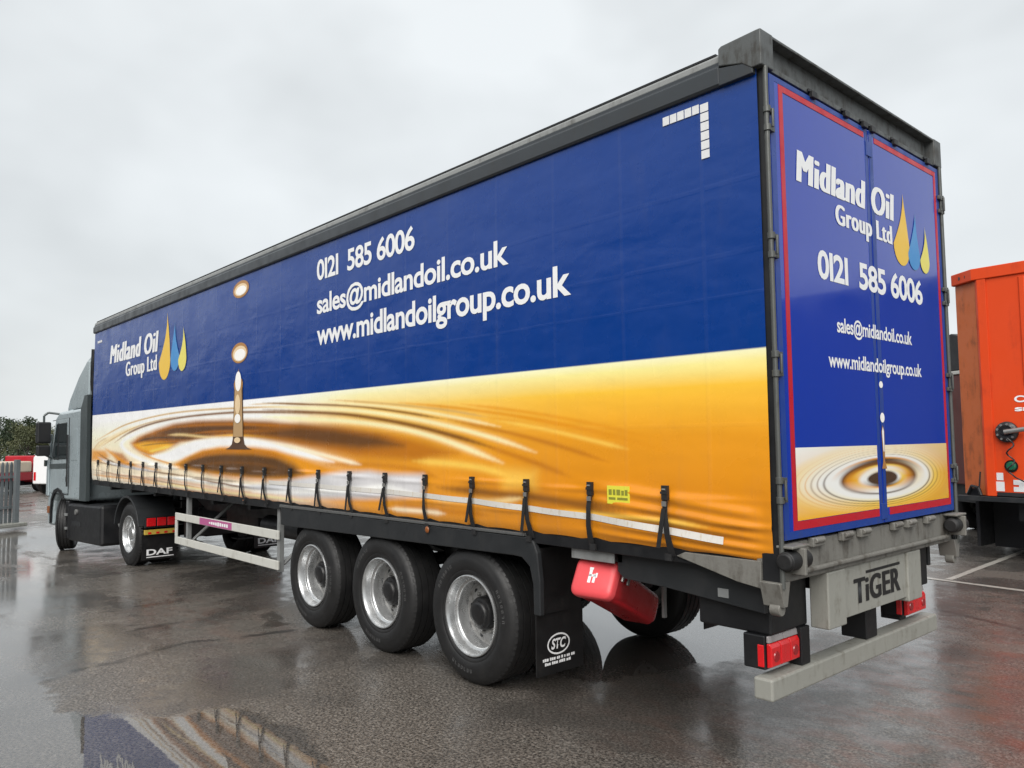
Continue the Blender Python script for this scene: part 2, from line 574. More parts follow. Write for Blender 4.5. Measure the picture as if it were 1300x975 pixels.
def grid_mesh(name, X, Y, Z, mat, parent=None, smooth=True):
    """X,Y,Z: (rows, cols) arrays"""
    r, c = X.shape
    me = bpy.data.meshes.new(name)
    idx = np.arange(r * c).reshape(r, c)
    q = np.stack([idx[:-1, :-1], idx[:-1, 1:], idx[1:, 1:], idx[1:, :-1]], -1).reshape(-1, 4)
    me.vertices.add(r * c)
    me.vertices.foreach_set('co', np.stack([X, Y, Z], -1).astype(np.float32).ravel())
    me.loops.add(q.size)
    me.loops.foreach_set('vertex_index', q.ravel().astype(np.int32))
    me.polygons.add(len(q))
    me.polygons.foreach_set('loop_start', (np.arange(len(q)) * 4).astype(np.int32))
    me.polygons.foreach_set('use_smooth', np.full(len(q), smooth))
    me.update(calc_edges=True)
    me.validate()
    me.materials.append(mat)
    o = bpy.data.objects.new(name, me)
    COL.objects.link(o)
    o.parent = parent
    return o


def float_attr(o, name, vals):
    a = o.data.attributes.new(name, 'FLOAT', 'POINT')
    a.data.foreach_set('value', np.asarray(vals, np.float32).ravel())


def color_attr(o, name, rgb):
    a = o.data.attributes.new(name, 'FLOAT_COLOR', 'POINT')
    c = np.concatenate([rgb.reshape(-1, 3), np.ones((rgb.reshape(-1, 3).shape[0], 1))], 1)
    a.data.foreach_set('color', c.astype(np.float32).ravel())


def axis(lo, a, b, hi, fine, growth=1.45):
    core = np.arange(a, b + 1e-6, fine)
    up, dn, s, v = [], [], fine, b
    while v < hi:
        s *= growth
        v = min(hi, v + s)
        up.append(v)
    s, v = fine, a
    while v > lo:
        s *= growth
        v = max(lo, v - s)
        dn.append(v)
    return np.array(dn[::-1] + list(core) + up)


gx = axis(-900, -16, 4, 900, 0.06, 1.25)
gy = axis(-900, -5, 6, 900, 0.06, 1.25)
GX, GY = np.meshgrid(gx, gy)


def dip(x, y):
    """shallow hollow in the yard under the tractor"""
    return -0.19 * np.exp(-((x + 15.3) / 2.8) ** 2 / 2) * np.exp(-((y - 0.5) / 5.0) ** 2 / 2)


ground = grid_mesh('ground', GX, GY, dip(GX, GY), MT['asphalt'])
ground['kind'] = 'structure'
_P = np.stack([GX.ravel(), GY.ravel()], 1)
_pud = np.full(len(_P), 0.0)
for pl in PUDDLES:
    _pud = np.maximum(_pud, np.clip(0.5 + poly_sd(_P, pl) / 0.7, 0, 0.95))
for pl in ([(-17, -4), (-17, -0.6), (-13.28, -0.71), (-9.0, -1.5), (-7.23, -2.0), (-6.4, -2.5), (-8, -6)], [(-12.28, -1.47), (-12.19, -0.3), (-10.4, -0.44), (-10.2, -1.26)]):
    _pud = np.maximum(_pud, np.clip(0.5 + poly_sd(_P, pl) / 0.9, 0, 0.40))
# shallow wet hollows away from the lorry, further out across the yard
_far = np.clip((np.hypot(_P[:, 0] + 4, _P[:, 1] - 0.5) - 11) / 10, 0, 1) * 0.42
_pud = np.maximum(_pud, np.minimum(_far, 0.42))
float_attr(ground, 'puddle', _pud)
_sh = np.zeros(len(_P))
for pl in ([(-19, -9), (-19, 0.9), (-15.5, -0.2), (-12.5, -0.5), (-9.0, -1.3), (-7.0, -1.9), (-6.0, -2.4), (-8, -9)], [(-6.5, 3.0), (-0.9, 4.2), (-1.2, 7.0), (-9, 7)]):
    _sh = np.maximum(_sh, np.clip(0.5 + poly_sd(_P, pl) / 1.2, 0, 1))
float_attr(ground, 'sheen', _sh)
_se = np.full(len(_P), 9.0)
for sl in SEAMS:
    for a, b in zip(sl[:-1], sl[1:]):
        _se = np.minimum(_se, seg_dist(_P, a, b))
float_attr(ground, 'seam', np.minimum(_se, 1.0))
_ru = np.zeros(len(_P))
for cx, cy, rx, ry, s in ((-0.35, 2.2, 1.3, 1.6, 1.0), (0.2, 1.0, 0.9, 0.9, 0.9), (0.6, 3.6, 1.6, 1.5, 0.7), (-6.5, -0.6, 1.6, 0.7, 0.35), (-0.5, 5.5, 2, 2, 0.4)):
    _ru = np.maximum(_ru, s * np.exp(-(((_P[:, 0] - cx) / rx) ** 2 + ((_P[:, 1] - cy) / ry) ** 2)))
float_attr(ground, 'rust', _ru)


def line_sheet(name, a, b, w):
    a, b = Vector(a), Vector(b)
    n = (b - a).normalized()
    t = Vector((-n.y, n.x)) * w / 2
    k = 24
    P, Q = [], []
    for i in range(k + 1):
        c = a.lerp(b, i / k)
        j1, j2 = 1 + random.uniform(-.12, .12), 1 + random.uniform(-.12, .12)
        P.append((c.x + t.x * j1, c.y + t.y * j1, 0.004))
        Q.append((c.x - t.x * j2, c.y - t.y * j2, 0.004))
    o = MB().add(P + Q, [(i, i + 1, k + 2 + i, k + 1 + i) for i in range(k)]).build(name, MT['line'])
    o['kind'] = 'structure'
    return o


line_sheet('painted_line', (-3.6, 7.42), (6.5, 6.6), 0.11)
line_sheet('painted_line', (-1.76, 7.36), (-1.9, 12.5), 0.09)

# ------------------------------------------------------------------ curtain trailer (rear at x = 0, curtain on y = 0, nose towards -x)
L, WD = 13.6, 2.55
trailer = thing('curtain_trailer', 'long blue and gold curtain-sided trailer with oil ripple print and white lettering', 'trailer', (0, 0, 0))

PAL = {k: np.array(s2l(v)) for k, v in dict(
    W=(250, 250, 246), C=(252, 238, 206), c=(238, 208, 145), T=(205, 165, 100), Y=(255, 214, 96), G=(248, 184, 46), A=(226, 148, 30),
    a=(186, 112, 26), B=(124, 78, 30), D=(78, 54, 34), d=(98, 72, 58), P=(226, 182, 150), S=(206, 208, 212), L=(255, 240, 186)).items()}
# the printed oil picture, painted shape by shape: kind, ink, softness or width in metres, strength, outline (x, z) on the curtain
ART = [
    ('poly', 'A', 0.05, 0.9, [(-13.63, 1.8), (-12.68, 1.78), (-12.51, 1.69), (-12.67, 1.6), (-13.73, 1.6)]),
    ('poly', 'a', 0.04, 0.85, [(-12.3, 1.77), (-11.73, 1.74), (-11.32, 1.61), (-11.27, 1.54), (-11.76, 1.55), (-12.08, 1.63)]),
    ('line', 'B', 0.013, 0.8, [(-13.73, 1.61), (-12.66, 1.56), (-11.51, 1.52), (-10.41, 1.49)]),
    ('line', 'A', 0.02, 0.7, [(-13.71, 1.35), (-12.32, 1.34), (-10.93, 1.34), (-9.82, 1.33)]),
    ('line', 'B', 0.012, 0.75, [(-13.72, 1.45), (-12.11, 1.39), (-10.75, 1.37), (-9.28, 1.33), (-8.06, 1.31)]),
    ('line', 'c', 0.035, 0.6, [(-13.62, 1.75), (-12.81, 1.94), (-11.85, 2.08), (-10.81, 2.19)]),
    ('line', 'W', 0.035, 1, [(-9.0, 1.54), (-9.83, 1.58), (-10.77, 1.65), (-11.51, 1.76), (-11.92, 1.9), (-11.31, 2.04), (-10.28, 2.14), (-9.33, 2.21), (-8.1, 2.24), (-6.94, 2.22), (-5.13, 2.15)]),
    ('line', 'A', 0.028, 0.85, [(-12.8, 1.84), (-12.26, 1.72), (-11.67, 1.6), (-10.85, 1.54), (-9.67, 1.5)]),
    ('line', 'B', 0.014, 0.85, [(-13.32, 1.77), (-12.61, 1.63), (-11.71, 1.54), (-10.58, 1.49), (-9.29, 1.46), (-8.45, 1.45)]),
    ('line', 'S', 0.022, 0.8, [(-13.25, 1.68), (-12.44, 1.57), (-11.13, 1.51), (-9.83, 1.48)]),
    ('line', 'P', 0.02, 0.8, [(-13.71, 1.39), (-11.12, 1.38), (-9.28, 1.37), (-8.06, 1.34), (-6.91, 1.31), (-5.12, 1.33)]),
    ('line', 'A', 0.018, 0.7, [(-12.1, 1.29), (-10.06, 1.31), (-8.71, 1.31), (-6.91, 1.28), (-5.12, 1.3)]),
    ('line', 'W', 0.022, 0.95, [(-9.9, 1.42), (-8.72, 1.41), (-7.69, 1.39), (-6.41, 1.39), (-5.12, 1.43)]),
    ('line', 'L', 0.018, 0.9, [(-10.4, 1.32), (-8.99, 1.3), (-7.69, 1.28), (-6.41, 1.29), (-5.12, 1.29)]),
    ('line', 'B', 0.016, 0.8, [(-10.06, 1.27), (-8.44, 1.24), (-6.91, 1.22), (-5.11, 1.22)]),
    ('line', 'T', 0.014, 0.9, [(-13.46, 1.93), (-12.6, 2.07), (-11.76, 2.2), (-10.9, 2.27), (-9.88, 2.32), (-8.76, 2.34), (-7.21, 2.32), (-6.2, 2.3), (-5.13, 2.25)]),
    ('line', 'T', 0.013, 0.75, [(-13.03, 1.84), (-12.26, 1.99), (-11.51, 2.11), (-10.72, 2.2), (-9.88, 2.25), (-9.04, 2.28)]),
    ('line', 'T', 0.01, 0.6, [(-13.56, 1.75), (-13.16, 1.93), (-12.48, 2.03)]),
    ('line', 'B', 0.018, 0.95, [(-12.26, 1.9), (-11.6, 2.05), (-10.9, 2.15), (-10.04, 2.22), (-9.04, 2.26), (-8.1, 2.27), (-7.21, 2.27), (-6.43, 2.25), (-5.74, 2.22), (-5.13, 2.19)]),
    ('line', 'T', 0.01, 0.7, [(-6.84, 2.35), (-5.97, 2.33), (-5.13, 2.28)]),
    ('poly', 'a', 0.05, 1, [(-11.32, 1.91), (-10.93, 2.01), (-10.11, 2.11), (-9.33, 2.18), (-8.42, 2.2), (-7.21, 2.18), (-6.19, 2.14), (-5.13, 2.05), (-4.34, 1.95), (-5.12, 1.89), (-5.74, 1.92), (-6.43, 1.95), (-7.2, 1.98), (-8.08, 1.96), (-9.02, 1.91), (-9.42, 1.84), (-9.93, 1.77), (-10.42, 1.71), (-10.87, 1.77), (-11.17, 1.84)]),
    ('poly', 'D', 0.05, 0.9, [(-10.03, 2.06), (-9.18, 2.15), (-8.22, 2.17), (-7.21, 2.15), (-6.19, 2.11), (-5.13, 2.02), (-4.47, 1.96), (-5.12, 1.94), (-5.74, 1.97), (-6.43, 1.99), (-7.2, 2.01), (-7.72, 2.01), (-8.15, 1.98), (-8.74, 1.95), (-9.7, 1.97)]),
    ('poly', 'B', 0.035, 0.9, [(-11.06, 1.92), (-10.62, 2.02), (-9.86, 2.06), (-9.03, 1.99), (-8.21, 1.97), (-9.02, 1.93), (-10.02, 1.94), (-10.7, 1.91)]),
    ('poly', 'G', 0.04, 0.85, [(-11.15, 1.88), (-10.61, 1.92), (-9.7, 1.91), (-9.31, 1.89), (-9.69, 1.81), (-10.26, 1.76), (-10.73, 1.79)]),
    ('line', 'c', 0.02, 0.8, [(-9.62, 2.02), (-8.89, 2.02), (-8.08, 1.97), (-7.37, 1.96)]),
    ('line', 'a', 0.02, 0.7, [(-9.71, 2.12), (-8.22, 2.14), (-6.94, 2.12), (-5.74, 2.07), (-5.05, 2.03)]),
    ('line', 'a', 0.016, 0.6, [(-8.89, 2.02), (-7.72, 2.05), (-6.68, 2.03), (-5.53, 1.99), (-4.75, 1.96)]),
    ('line', 'G', 0.016, 0.8, [(-7.84, 1.99), (-6.93, 1.99), (-6.19, 1.96), (-5.32, 1.92), (-4.68, 1.9)]),
    ('line', 'D', 0.014, 0.8, [(-11.02, 1.93), (-10.27, 1.99), (-9.32, 1.98), (-8.47, 1.96)]),
    ('line', 'D', 0.012, 0.6, [(-10.92, 1.86), (-9.93, 1.9), (-9.02, 1.91)]),
    ('line', 'Y', 0.02, 0.9, [(-10.51, 1.76), (-10.01, 1.81), (-9.31, 1.87)]),
    ('line', 'A', 0.02, 0.8, [(-11.15, 1.86), (-10.69, 1.79), (-10.09, 1.73)]),
    ('poly', 'W', 0.028, 1, [(-10.25, 1.71), (-9.69, 1.76), (-9.38, 1.8), (-9.02, 1.87), (-8.47, 1.93), (-7.84, 1.96), (-7.2, 1.96), (-6.62, 1.94), (-6.05, 1.9), (-5.52, 1.84), (-5.08, 1.76), (-4.75, 1.7), (-5.12, 1.72), (-5.73, 1.77), (-6.33, 1.82), (-6.93, 1.84), (-7.71, 1.84), (-8.4, 1.78), (-8.94, 1.67), (-9.45, 1.64), (-10.0, 1.66)]),
    ('line', 'A', 0.014, 0.8, [(-10.87, 1.76), (-10.25, 1.68), (-9.68, 1.63), (-9.3, 1.6)]),
    ('poly', 'A', 0.04, 1, [(-9.3, 1.6), (-8.8, 1.71), (-8.2, 1.81), (-7.59, 1.85), (-6.62, 1.85), (-6.05, 1.82), (-5.56, 1.75), (-5.2, 1.7), (-4.68, 1.62), (-5.12, 1.5), (-5.73, 1.48), (-6.66, 1.47), (-7.47, 1.48), (-8.39, 1.52), (-9.0, 1.55)]),
    ('poly', 'D', 0.06, 0.95, [(-9.0, 1.6), (-8.59, 1.7), (-8.08, 1.76), (-7.48, 1.78), (-6.62, 1.78), (-6.04, 1.75), (-5.6, 1.66), (-5.36, 1.57), (-5.73, 1.51), (-6.66, 1.49), (-7.47, 1.51), (-8.32, 1.54), (-8.86, 1.56)]),
    ('line', 'P', 0.025, 0.6, [(-8.06, 1.5), (-7.19, 1.47), (-6.41, 1.47), (-5.73, 1.47), (-5.12, 1.48)]),
    ('line', 'a', 0.03, 0.7, [(-8.73, 1.66), (-8.08, 1.77), (-7.14, 1.81), (-6.33, 1.79), (-5.69, 1.71)]),
    ('line', 'B', 0.02, 0.5, [(-8.46, 1.61), (-7.47, 1.66), (-6.52, 1.66), (-5.86, 1.61)]),
    ('line', 'S', 0.03, 0.5, [(-11.13, 1.56), (-10.08, 1.55), (-9.15, 1.54)]),
    ('line', 'B', 0.014, 0.85, [(-8.58, 1.43), (-7.94, 1.41), (-7.13, 1.38), (-6.41, 1.37), (-5.73, 1.39), (-5.12, 1.41)]),
    ('line', 'd', 0.014, 0.6, [(-8.72, 1.45), (-7.7, 1.43), (-6.92, 1.44)]),
    ('line', 'a', 0.035, 0.9, [(-13.93, 1.11), (-11.1, 1.21), (-8.71, 1.23), (-6.91, 1.24), (-5.11, 1.23)]),
    ('poly', 'a', 0.06, 0.95, [(-7.0, 2.02), (-5.47, 2.09), (-4.69, 2.06), (-3.71, 1.97), (-3.2, 1.89), (-2.75, 1.8), (-3.26, 1.73), (-4.34, 1.75), (-4.99, 1.81), (-5.47, 1.85)]),
    ('poly', 'D', 0.06, 0.85, [(-6.89, 2.01), (-5.47, 2.07), (-4.77, 2.03), (-3.95, 1.95), (-3.53, 1.86), (-4.27, 1.83), (-4.99, 1.87), (-5.47, 1.91)]),
    ('line', 'L', 0.026, 0.95, [(-6.48, 2.2), (-5.48, 2.15), (-4.34, 2.09), (-3.53, 2.01), (-2.99, 1.92), (-2.52, 1.81), (-2.17, 1.72)]),
    ('line', 'B', 0.022, 0.95, [(-6.49, 2.28), (-5.48, 2.22), (-4.55, 2.17), (-3.71, 2.08), (-3.15, 2.0), (-2.65, 1.91), (-2.25, 1.83)]),
    ('line', 'a', 0.022, 0.7, [(-2.43, 1.86), (-2.09, 1.79), (-1.78, 1.72), (-1.49, 1.64)]),
    ('line', 'L', 0.02, 0.9, [(-6.49, 2.32), (-5.48, 2.26), (-4.34, 2.2), (-3.42, 2.1), (-2.75, 2.0), (-2.17, 1.89), (-1.81, 1.8)]),
    ('line', 'B', 0.014, 0.85, [(-6.49, 2.36), (-5.48, 2.3), (-4.34, 2.24), (-3.42, 2.14), (-2.89, 2.07)]),
    ('line', 'a', 0.018, 0.7, [(-2.99, 2.09), (-2.42, 2.0), (-1.93, 1.92), (-1.49, 1.83), (-1.13, 1.74)]),
    ('line', 'L', 0.014, 0.7, [(-5.15, 2.31), (-3.71, 2.21), (-2.79, 2.09), (-2.17, 1.99)]),
    ('line', 'T', 0.012, 0.75, [(-4.99, 2.33), (-3.71, 2.23), (-2.89, 2.15), (-2.34, 2.07)]),
    ('line', 'A', 0.016, 0.7, [(-2.42, 2.08), (-1.85, 2.0), (-1.35, 1.91), (-0.98, 1.81)]),
    ('line', 'A', 0.014, 0.8, [(-3.71, 2.25), (-2.65, 2.15), (-1.85, 2.05), (-1.28, 1.95), (-0.89, 1.87)]),
    ('line', 'A', 0.014, 0.7, [(-2.79, 2.2), (-1.92, 2.1), (-1.28, 2.0), (-0.8, 1.9)]),
    ('line', 'A', 0.016, 0.7, [(-2.17, 2.09), (-1.49, 1.99), (-0.97, 1.89), (-0.58, 1.79)]),
    ('line', 'Y', 0.016, 0.6, [(-2.34, 2.06), (-1.77, 1.98), (-1.29, 1.89), (-0.98, 1.83)]),
    ('line', 'Y', 0.03, 0.7, [(-3.42, 1.73), (-2.9, 1.72), (-2.43, 1.69), (-2.17, 1.64)]),
    ('line', 'a', 0.03, 0.6, [(-4.99, 1.67), (-4.14, 1.69), (-3.42, 1.67), (-3.0, 1.6)]),
    ('line', 'C', 0.022, 0.9, [(-6.18, 1.9), (-5.47, 1.83), (-4.99, 1.77), (-4.48, 1.71), (-4.21, 1.68)]),
    ('poly', 'Y', 0.07, 0.6, [(-2.26, 1.69), (-1.86, 1.67), (-1.86, 1.56), (-2.17, 1.55)]),
    ('poly', 'S', 0.04, 0.95, [(-6.98, 1.37), (-5.46, 1.52), (-4.99, 1.57), (-4.55, 1.61), (-4.08, 1.63), (-3.77, 1.61), (-3.23, 1.62), (-3.21, 1.51), (-3.25, 1.43), (-4.14, 1.37), (-5.46, 1.32)]),
    ('line', 'W', 0.03, 0.9, [(-6.76, 1.32), (-5.46, 1.38), (-4.83, 1.42), (-4.14, 1.46), (-3.83, 1.5), (-3.26, 1.45)]),
    ('line', 'B', 0.035, 0.85, [(-3.07, 1.52), (-2.61, 1.51), (-2.18, 1.5), (-1.71, 1.49), (-1.33, 1.46), (-0.99, 1.44)]),
    ('line', 'a', 0.03, 0.5, [(-0.99, 1.44), (-0.68, 1.43), (-0.39, 1.42)]),
    ('line', 'c', 0.022, 0.85, [(-3.2, 1.42), (-2.66, 1.43), (-2.26, 1.44), (-1.94, 1.49)]),
    ('line', 'a', 0.03, 0.6, [(-3.77, 1.36), (-2.9, 1.33), (-2.35, 1.33)]),
    ('line', 'C', 0.022, 0.8, [(-3.83, 1.3), (-3.26, 1.31), (-2.9, 1.31)]),
    ('line', 'Y', 0.018, 0.6, [(-1.78, 1.41), (-1.3, 1.41), (-0.76, 1.41), (-0.39, 1.39)]),
]
BLUE = np.array((0.0012, 0.038, 0.225))


def gold_colour(x, z):
    """printed oil picture: smooth ground tone with soft shapes and ring strokes over it"""
    edge_ = 2.42 - 0.0022 * (x + 13.6)
    t = np.clip((edge_ - z) / 1.18, 0, 1)
    tk = [0, .05, .16, .40, .7, 1.0]
    rc = np.array([s2l(c) for c in ((255, 245, 200), (255, 233, 150), (250, 194, 62), (230, 154, 34), (216, 136, 26), (210, 132, 30))])
    mc = np.array([s2l(c) for c in ((255, 246, 216), (255, 236, 176), (250, 206, 106), (236, 166, 48), (228, 150, 36), (226, 150, 50))])
    lc = np.array([s2l(c) for c in ((252, 252, 250), (250, 252, 250), (250, 249, 240), (250, 240, 210), (240, 222, 186), (248, 238, 220))])
    g = [np.stack([np.interp(t, tk, c[:, j]) for j in range(3)], 1) for c in (lc, mc, rc)]
    s1 = np.clip((x + 6.6) / 2.6, 0, 1)[:, None]
    s2 = np.clip((x + 3.6) / 2.4, 0, 1)[:, None]
    s1, s2 = s1 * s1 * (3 - 2 * s1), s2 * s2 * (3 - 2 * s2)
    out = (g[0] * (1 - s1) + g[1] * s1) * (1 - s2) + g[2] * s2

    def warp(px):                                     # bring the stretched picture to even proportions
        f = np.clip((np.asarray(px) + 13.6) / 13.6, 0, 1.05)
        return 13.6 * (0.28 * f + 0.188 * f ** 2.5)
    P = np.stack([warp(x), z], 1)
    for kind, ink, w, strength, pts in ART:
        Q = [(float(warp(a)), b) for a, b in pts]
        qa = np.array(Q)
        m = (P[:, 0] > qa[:, 0].min() - 4 * w) & (P[:, 0] < qa[:, 0].max() + 4 * w) & (P[:, 1] > qa[:, 1].min() - 4 * w) & (P[:, 1] < qa[:, 1].max() + 4 * w)
        if not m.any():
            continue
        Pm = P[m]
        if kind == 'poly':
            u = np.clip(0.5 + poly_sd(Pm, Q) / (2 * w), 0, 1)
            al = u * u * (3 - 2 * u)
        else:
            # smooth the stroke path, then fade it at both ends
            tt = np.linspace(0, len(Q) - 1, len(Q) * 5)
            fx_, fz_ = (np.interp(tt, np.arange(len(Q)), qa[:, i]) for i in (0, 1))
            ker = np.array([1, 2, 3, 4, 3, 2, 1]) / 16.0
            fx_, fz_ = (np.convolve(np.pad(v, 3, mode='edge'), ker, mode='valid') for v in (fx_, fz_))
            d = np.full(len(Pm), 9.0)
            along = np.zeros(len(Pm))
            for i in range(len(fx_) - 1):
                di = seg_dist(Pm, (fx_[i], fz_[i]), (fx_[i + 1] + 1e-9, fz_[i + 1]))
                b = di < d
                d[b] = di[b]
                along[b] = (i + 0.5) / (len(fx_) - 1)
            taper = np.clip(np.minimum(along, 1 - along) / 0.18, 0.12, 1)
            al = np.exp(-(d / (w * (0.45 + 0.55 * taper))) ** 2) * taper ** 0.5
        al = (al * strength)[:, None]
        out[m] = out[m] * (1 - al) + PAL[ink] * al
    st = np.sin(z * 34 + 1.5 * np.sin(x * 0.8) + x * 0.5) * np.sin(x * 1.3 + z * 9)
    out = out * (1 + 0.02 * st[:, None])
    return np.clip(out, 0.004, 0.92)


xs_ = np.concatenate([np.linspace(-L + 0.03, -9, 200, endpoint=False), np.linspace(-9, -1.5, 330, endpoint=False), np.linspace(-1.5, -0.03, 90)])
zs_ = np.concatenate([np.linspace(1.225, 1.75, 76, endpoint=False), np.linspace(1.75, 2.38, 96, endpoint=False), np.linspace(2.38, 2.43, 20, endpoint=False), np.linspace(2.43, 3.98, 44)])
CX, CZ = np.meshgrid(xs_, zs_)


def curtain_y(x, z):
    y = 0.010 * np.sin(x * 1.1 + 0.7) * np.sin((z - 1.2) * 1.1)                        # loose belly
    s = np.abs(np.sin(np.pi * (x + 0.70) / 0.615))
    low = np.exp(-((z - 1.47) / 0.13) ** 2)
    y -= 0.016 * s * low * (1 + 0.35 * np.sin(x * 2.3))                               # bellied between straps
    y += 0.012 * (1 - s) * np.clip((1.62 - z) / 0.3, 0, 1)
    y += 0.06 * np.clip((1.31 - z) / 0.1, 0, 1) ** 2 * 0.6                             # hem tucked in
    for za, zb, amp, w in ((1.62, 1.47, .018, .035), (1.52, 1.405, .022, .028), (1.46, 1.35, .016, .022), (1.37, 1.29, .016, .022), (1.30, 1.245, .010, .016)):
        t = np.clip((x + 1.5) / 1.45, 0, 1)
        zr = za + (zb - za) * t
        y -= amp * np.exp(-((z - zr) / w) ** 2) * np.clip((x + 1.5) / 0.7, 0, 1) * np.clip((-0.03 - x) / 0.15, 0, 1)
    for k in range(14):
        xr = -L + 0.5 + k * 0.97
        y -= 0.007 * np.exp(-((z - 1.57 + 0.02 * np.sin(k * 2.1)) / 0.02) ** 2) * np.exp(-((x - xr) / 0.35) ** 2)
        y -= 0.006 * np.exp(-((z - 1.40 + 0.015 * np.sin(k * 1.3)) / 0.018) ** 2) * np.exp(-((x - xr - .3) / 0.4) ** 2)
    return y


bot = 1.225 + 0.02 * np.abs(np.sin(np.pi * (CX + 0.70) / 0.615)) + np.clip(-CX / 13.6, 0, 1) * 0.015
CZ2 = CZ + (bot - 1.225) * np.clip((1.75 - CZ) / 0.52, 0, 1)
CY = curtain_y(CX, CZ2)
curtain = grid_mesh('curtain', CX, CY, CZ2, MT['curtain'], trailer)
cx, cz = CX.ravel(), CZ2.ravel()
edge = 2.42 - 0.0022 * (cx + 13.6) + 0.0
colr = gold_colour(cx, cz)
bl = np.clip((cz - (edge - 0.004)) / 0.010, 0, 1)[:, None]
colr = colr * (1 - bl) + BLUE * bl
color_attr(curtain, 'print', colr)
curtain['label'] = 'blue curtain with gold oil ripple print along its lower half'


def cy_at(x, z):
    return float(curtain_y(np.array([x]), np.array([z]))[0])


def cur_text(body, x0, x1, z0, z1, bold=0.0, shear=0.0, spacing=1.0, strikes=0.0):
    o = text_obj('lettering', body, curtain, MT['white_print'], (x0, -0.014, z0), (1, 0, 0), (0, 0, 1), x1 - x0, z1 - z0, bold, shear, 0.0, spacing, strikes)
    for w in o:                                             # press it onto the curtain
        co = np.empty(len(w.data.vertices) * 3)
        w.data.vertices.foreach_get('co', co)
        co = co.reshape(-1, 3)
        co[:, 1] = curtain_y(co[:, 0], co[:, 2]) - 0.004 + (co[:, 1] + 0.014)
        w.data.vertices.foreach_set('co', co.ravel())
        w.data.update()
    return o


cur_text('0I2I  585 6006', -5.11, -3.34, 3.56, 3.78, 0.022, spacing=0.93)
cur_text('sales@midlandoil.co.uk', -5.11, -2.11, 3.155, 3.43, 0.022, spacing=0.95)
cur_text('www.midlandoilgroup.co.uk', -5.11, -1.47, 2.82, 3.11, 0.024, spacing=0.95)
cur_text('Midland Oil', -12.56, -10.04, 3.28, 3.60, 0.0, 0.18, 1.10, 0.032)
cur_text('Group Ltd', -11.65, -10.10, 2.93, 3.24, 0.0, 0.0, 1.1, 0.028)


def tear(tip, base_c, r, lean=0.0, n=14):
    """teardrop outline: tip point, centre of the round end, radius"""
    (tx, tz), (bx, bz) = tip, base_c
    right, left = [], []
    for i in range(n + 1):
        t = i / n
        z = tz + (bz - tz) * t
        w = r * (t ** 1.55)
        c = tx + (bx - tx) * t + lean * math.sin(math.pi * t)
        right.append((c + w, z))
        left.append((c - w, z))
    arc = [(bx + r * math.cos(a), bz - r * 1.05 * math.sin(a)) for a in np.linspace(0, math.pi, 16)[1:-1]]
    return right + arc + left[::-1][:-1]


def drop_on(parent, mat, outline, plane, off, name='logo_drop'):
    if plane == 'curtain':
        vs = [(u, cy_at(u, v) - off, v) for u, v in outline]
    else:
        vs = [(off, u, v) for u, v in outline]
    return MB().add(vs, [tuple(range(len(vs)))]).build(name, mat, parent, fix=False)


drop_on(curtain, MT['yellow_print'], tear((-9.66, 3.82), (-9.76, 3.10), 0.255, 0.06), 'curtain', 0.004)
drop_on(curtain, MT['blue_print'], tear((-9.31, 3.65), (-9.30, 3.13), 0.19, -0.03), 'curtain', 0.006)
drop_on(curtain, MT['yellow_light'], tear((-8.98, 3.54), (-8.99, 3.08), 0.165, 0.05), 'curtain', 0.008)


def oval(cx, cz, rx, rz, n=28):
    return [(cx + rx * math.cos(a), cz + rz * math.sin(a)) for a in np.linspace(0, 2 * math.pi, n, endpoint=False)]


def print_stack(layers, name, parent, plane='curtain', base=0.004):
    """printed shapes laid one over the other (one flat print)"""
    mb, mats = MB(), []
    for i, (outline, mat) in enumerate(layers):
        off = base + 0.0015 * i
        vs = [(u, cy_at(u, v) - off, v) for u, v in outline] if plane == 'curtain' else [(base + 0.0012 * i, u, v) for u, v in outline]
        if mat not in mats:
            mats.append(mat)
        mb.add(vs, [tuple(range(len(vs)))], mats.index(mat))
    return mb.build(name, mats, parent, fix=False)


def vinyl(name, srgb):
    if name not in MT:
        MT[name] = plain(name, s2l(srgb), 0.38, 0.0, 0.05, scale=4)
    return MT[name]


V_GOLD, V_BROWN, V_CREAM, V_WHITE = vinyl('gold_ink', (170, 120, 60)), vinyl('brown_ink', (84, 60, 42)), vinyl('cream_ink', (226, 200, 160)), vinyl('white_ink', (244, 242, 238))
print_stack([(oval(-7.02, 3.765, 0.235, 0.105), V_GOLD), (oval(-7.02, 3.758, 0.19, 0.075), V_CREAM), (oval(-7.01, 3.748, 0.15, 0.055), V_WHITE)], 'drop_print', curtain)
print_stack([(oval(-7.03, 2.985, 0.235, 0.125), V_GOLD), (oval(-7.02, 2.975, 0.20, 0.095), V_CREAM), (oval(-7.01, 2.96, 0.16, 0.07), V_WHITE)], 'drop_print', curtain)
_colm = tear((-7.04, 2.80), (-7.04, 2.62), 0.13)
_stem = [(-7.16, 2.66), (-7.175, 2.3), (-7.19, 1.95), (-7.22, 1.88), (-7.30, 1.84), (-7.42, 1.82), (-6.64, 1.82), (-6.77, 1.84), (-6.85, 1.88), (-6.88, 1.95), (-6.905, 2.3), (-6.92, 2.66)][::-1]
_inner = [(-7.13, 2.62), (-7.155, 2.3), (-7.175, 1.97), (-6.895, 1.97), (-6.92, 2.3), (-6.95, 2.62)][::-1]
print_stack([(_stem, V_BROWN), (_colm, V_GOLD), (_inner, vinyl('tan_ink', (178, 146, 104))), (oval(-7.04, 2.64, 0.085, 0.12), V_WHITE),
             (oval(-7.045, 2.36, 0.075, 0.12), V_CREAM), (oval(-7.04, 2.19, 0.085, 0.055), V_WHITE), (oval(-7.04, 1.93, 0.09, 0.035), V_CREAM)], 'oil_column_print', curtain, base=0.0055)

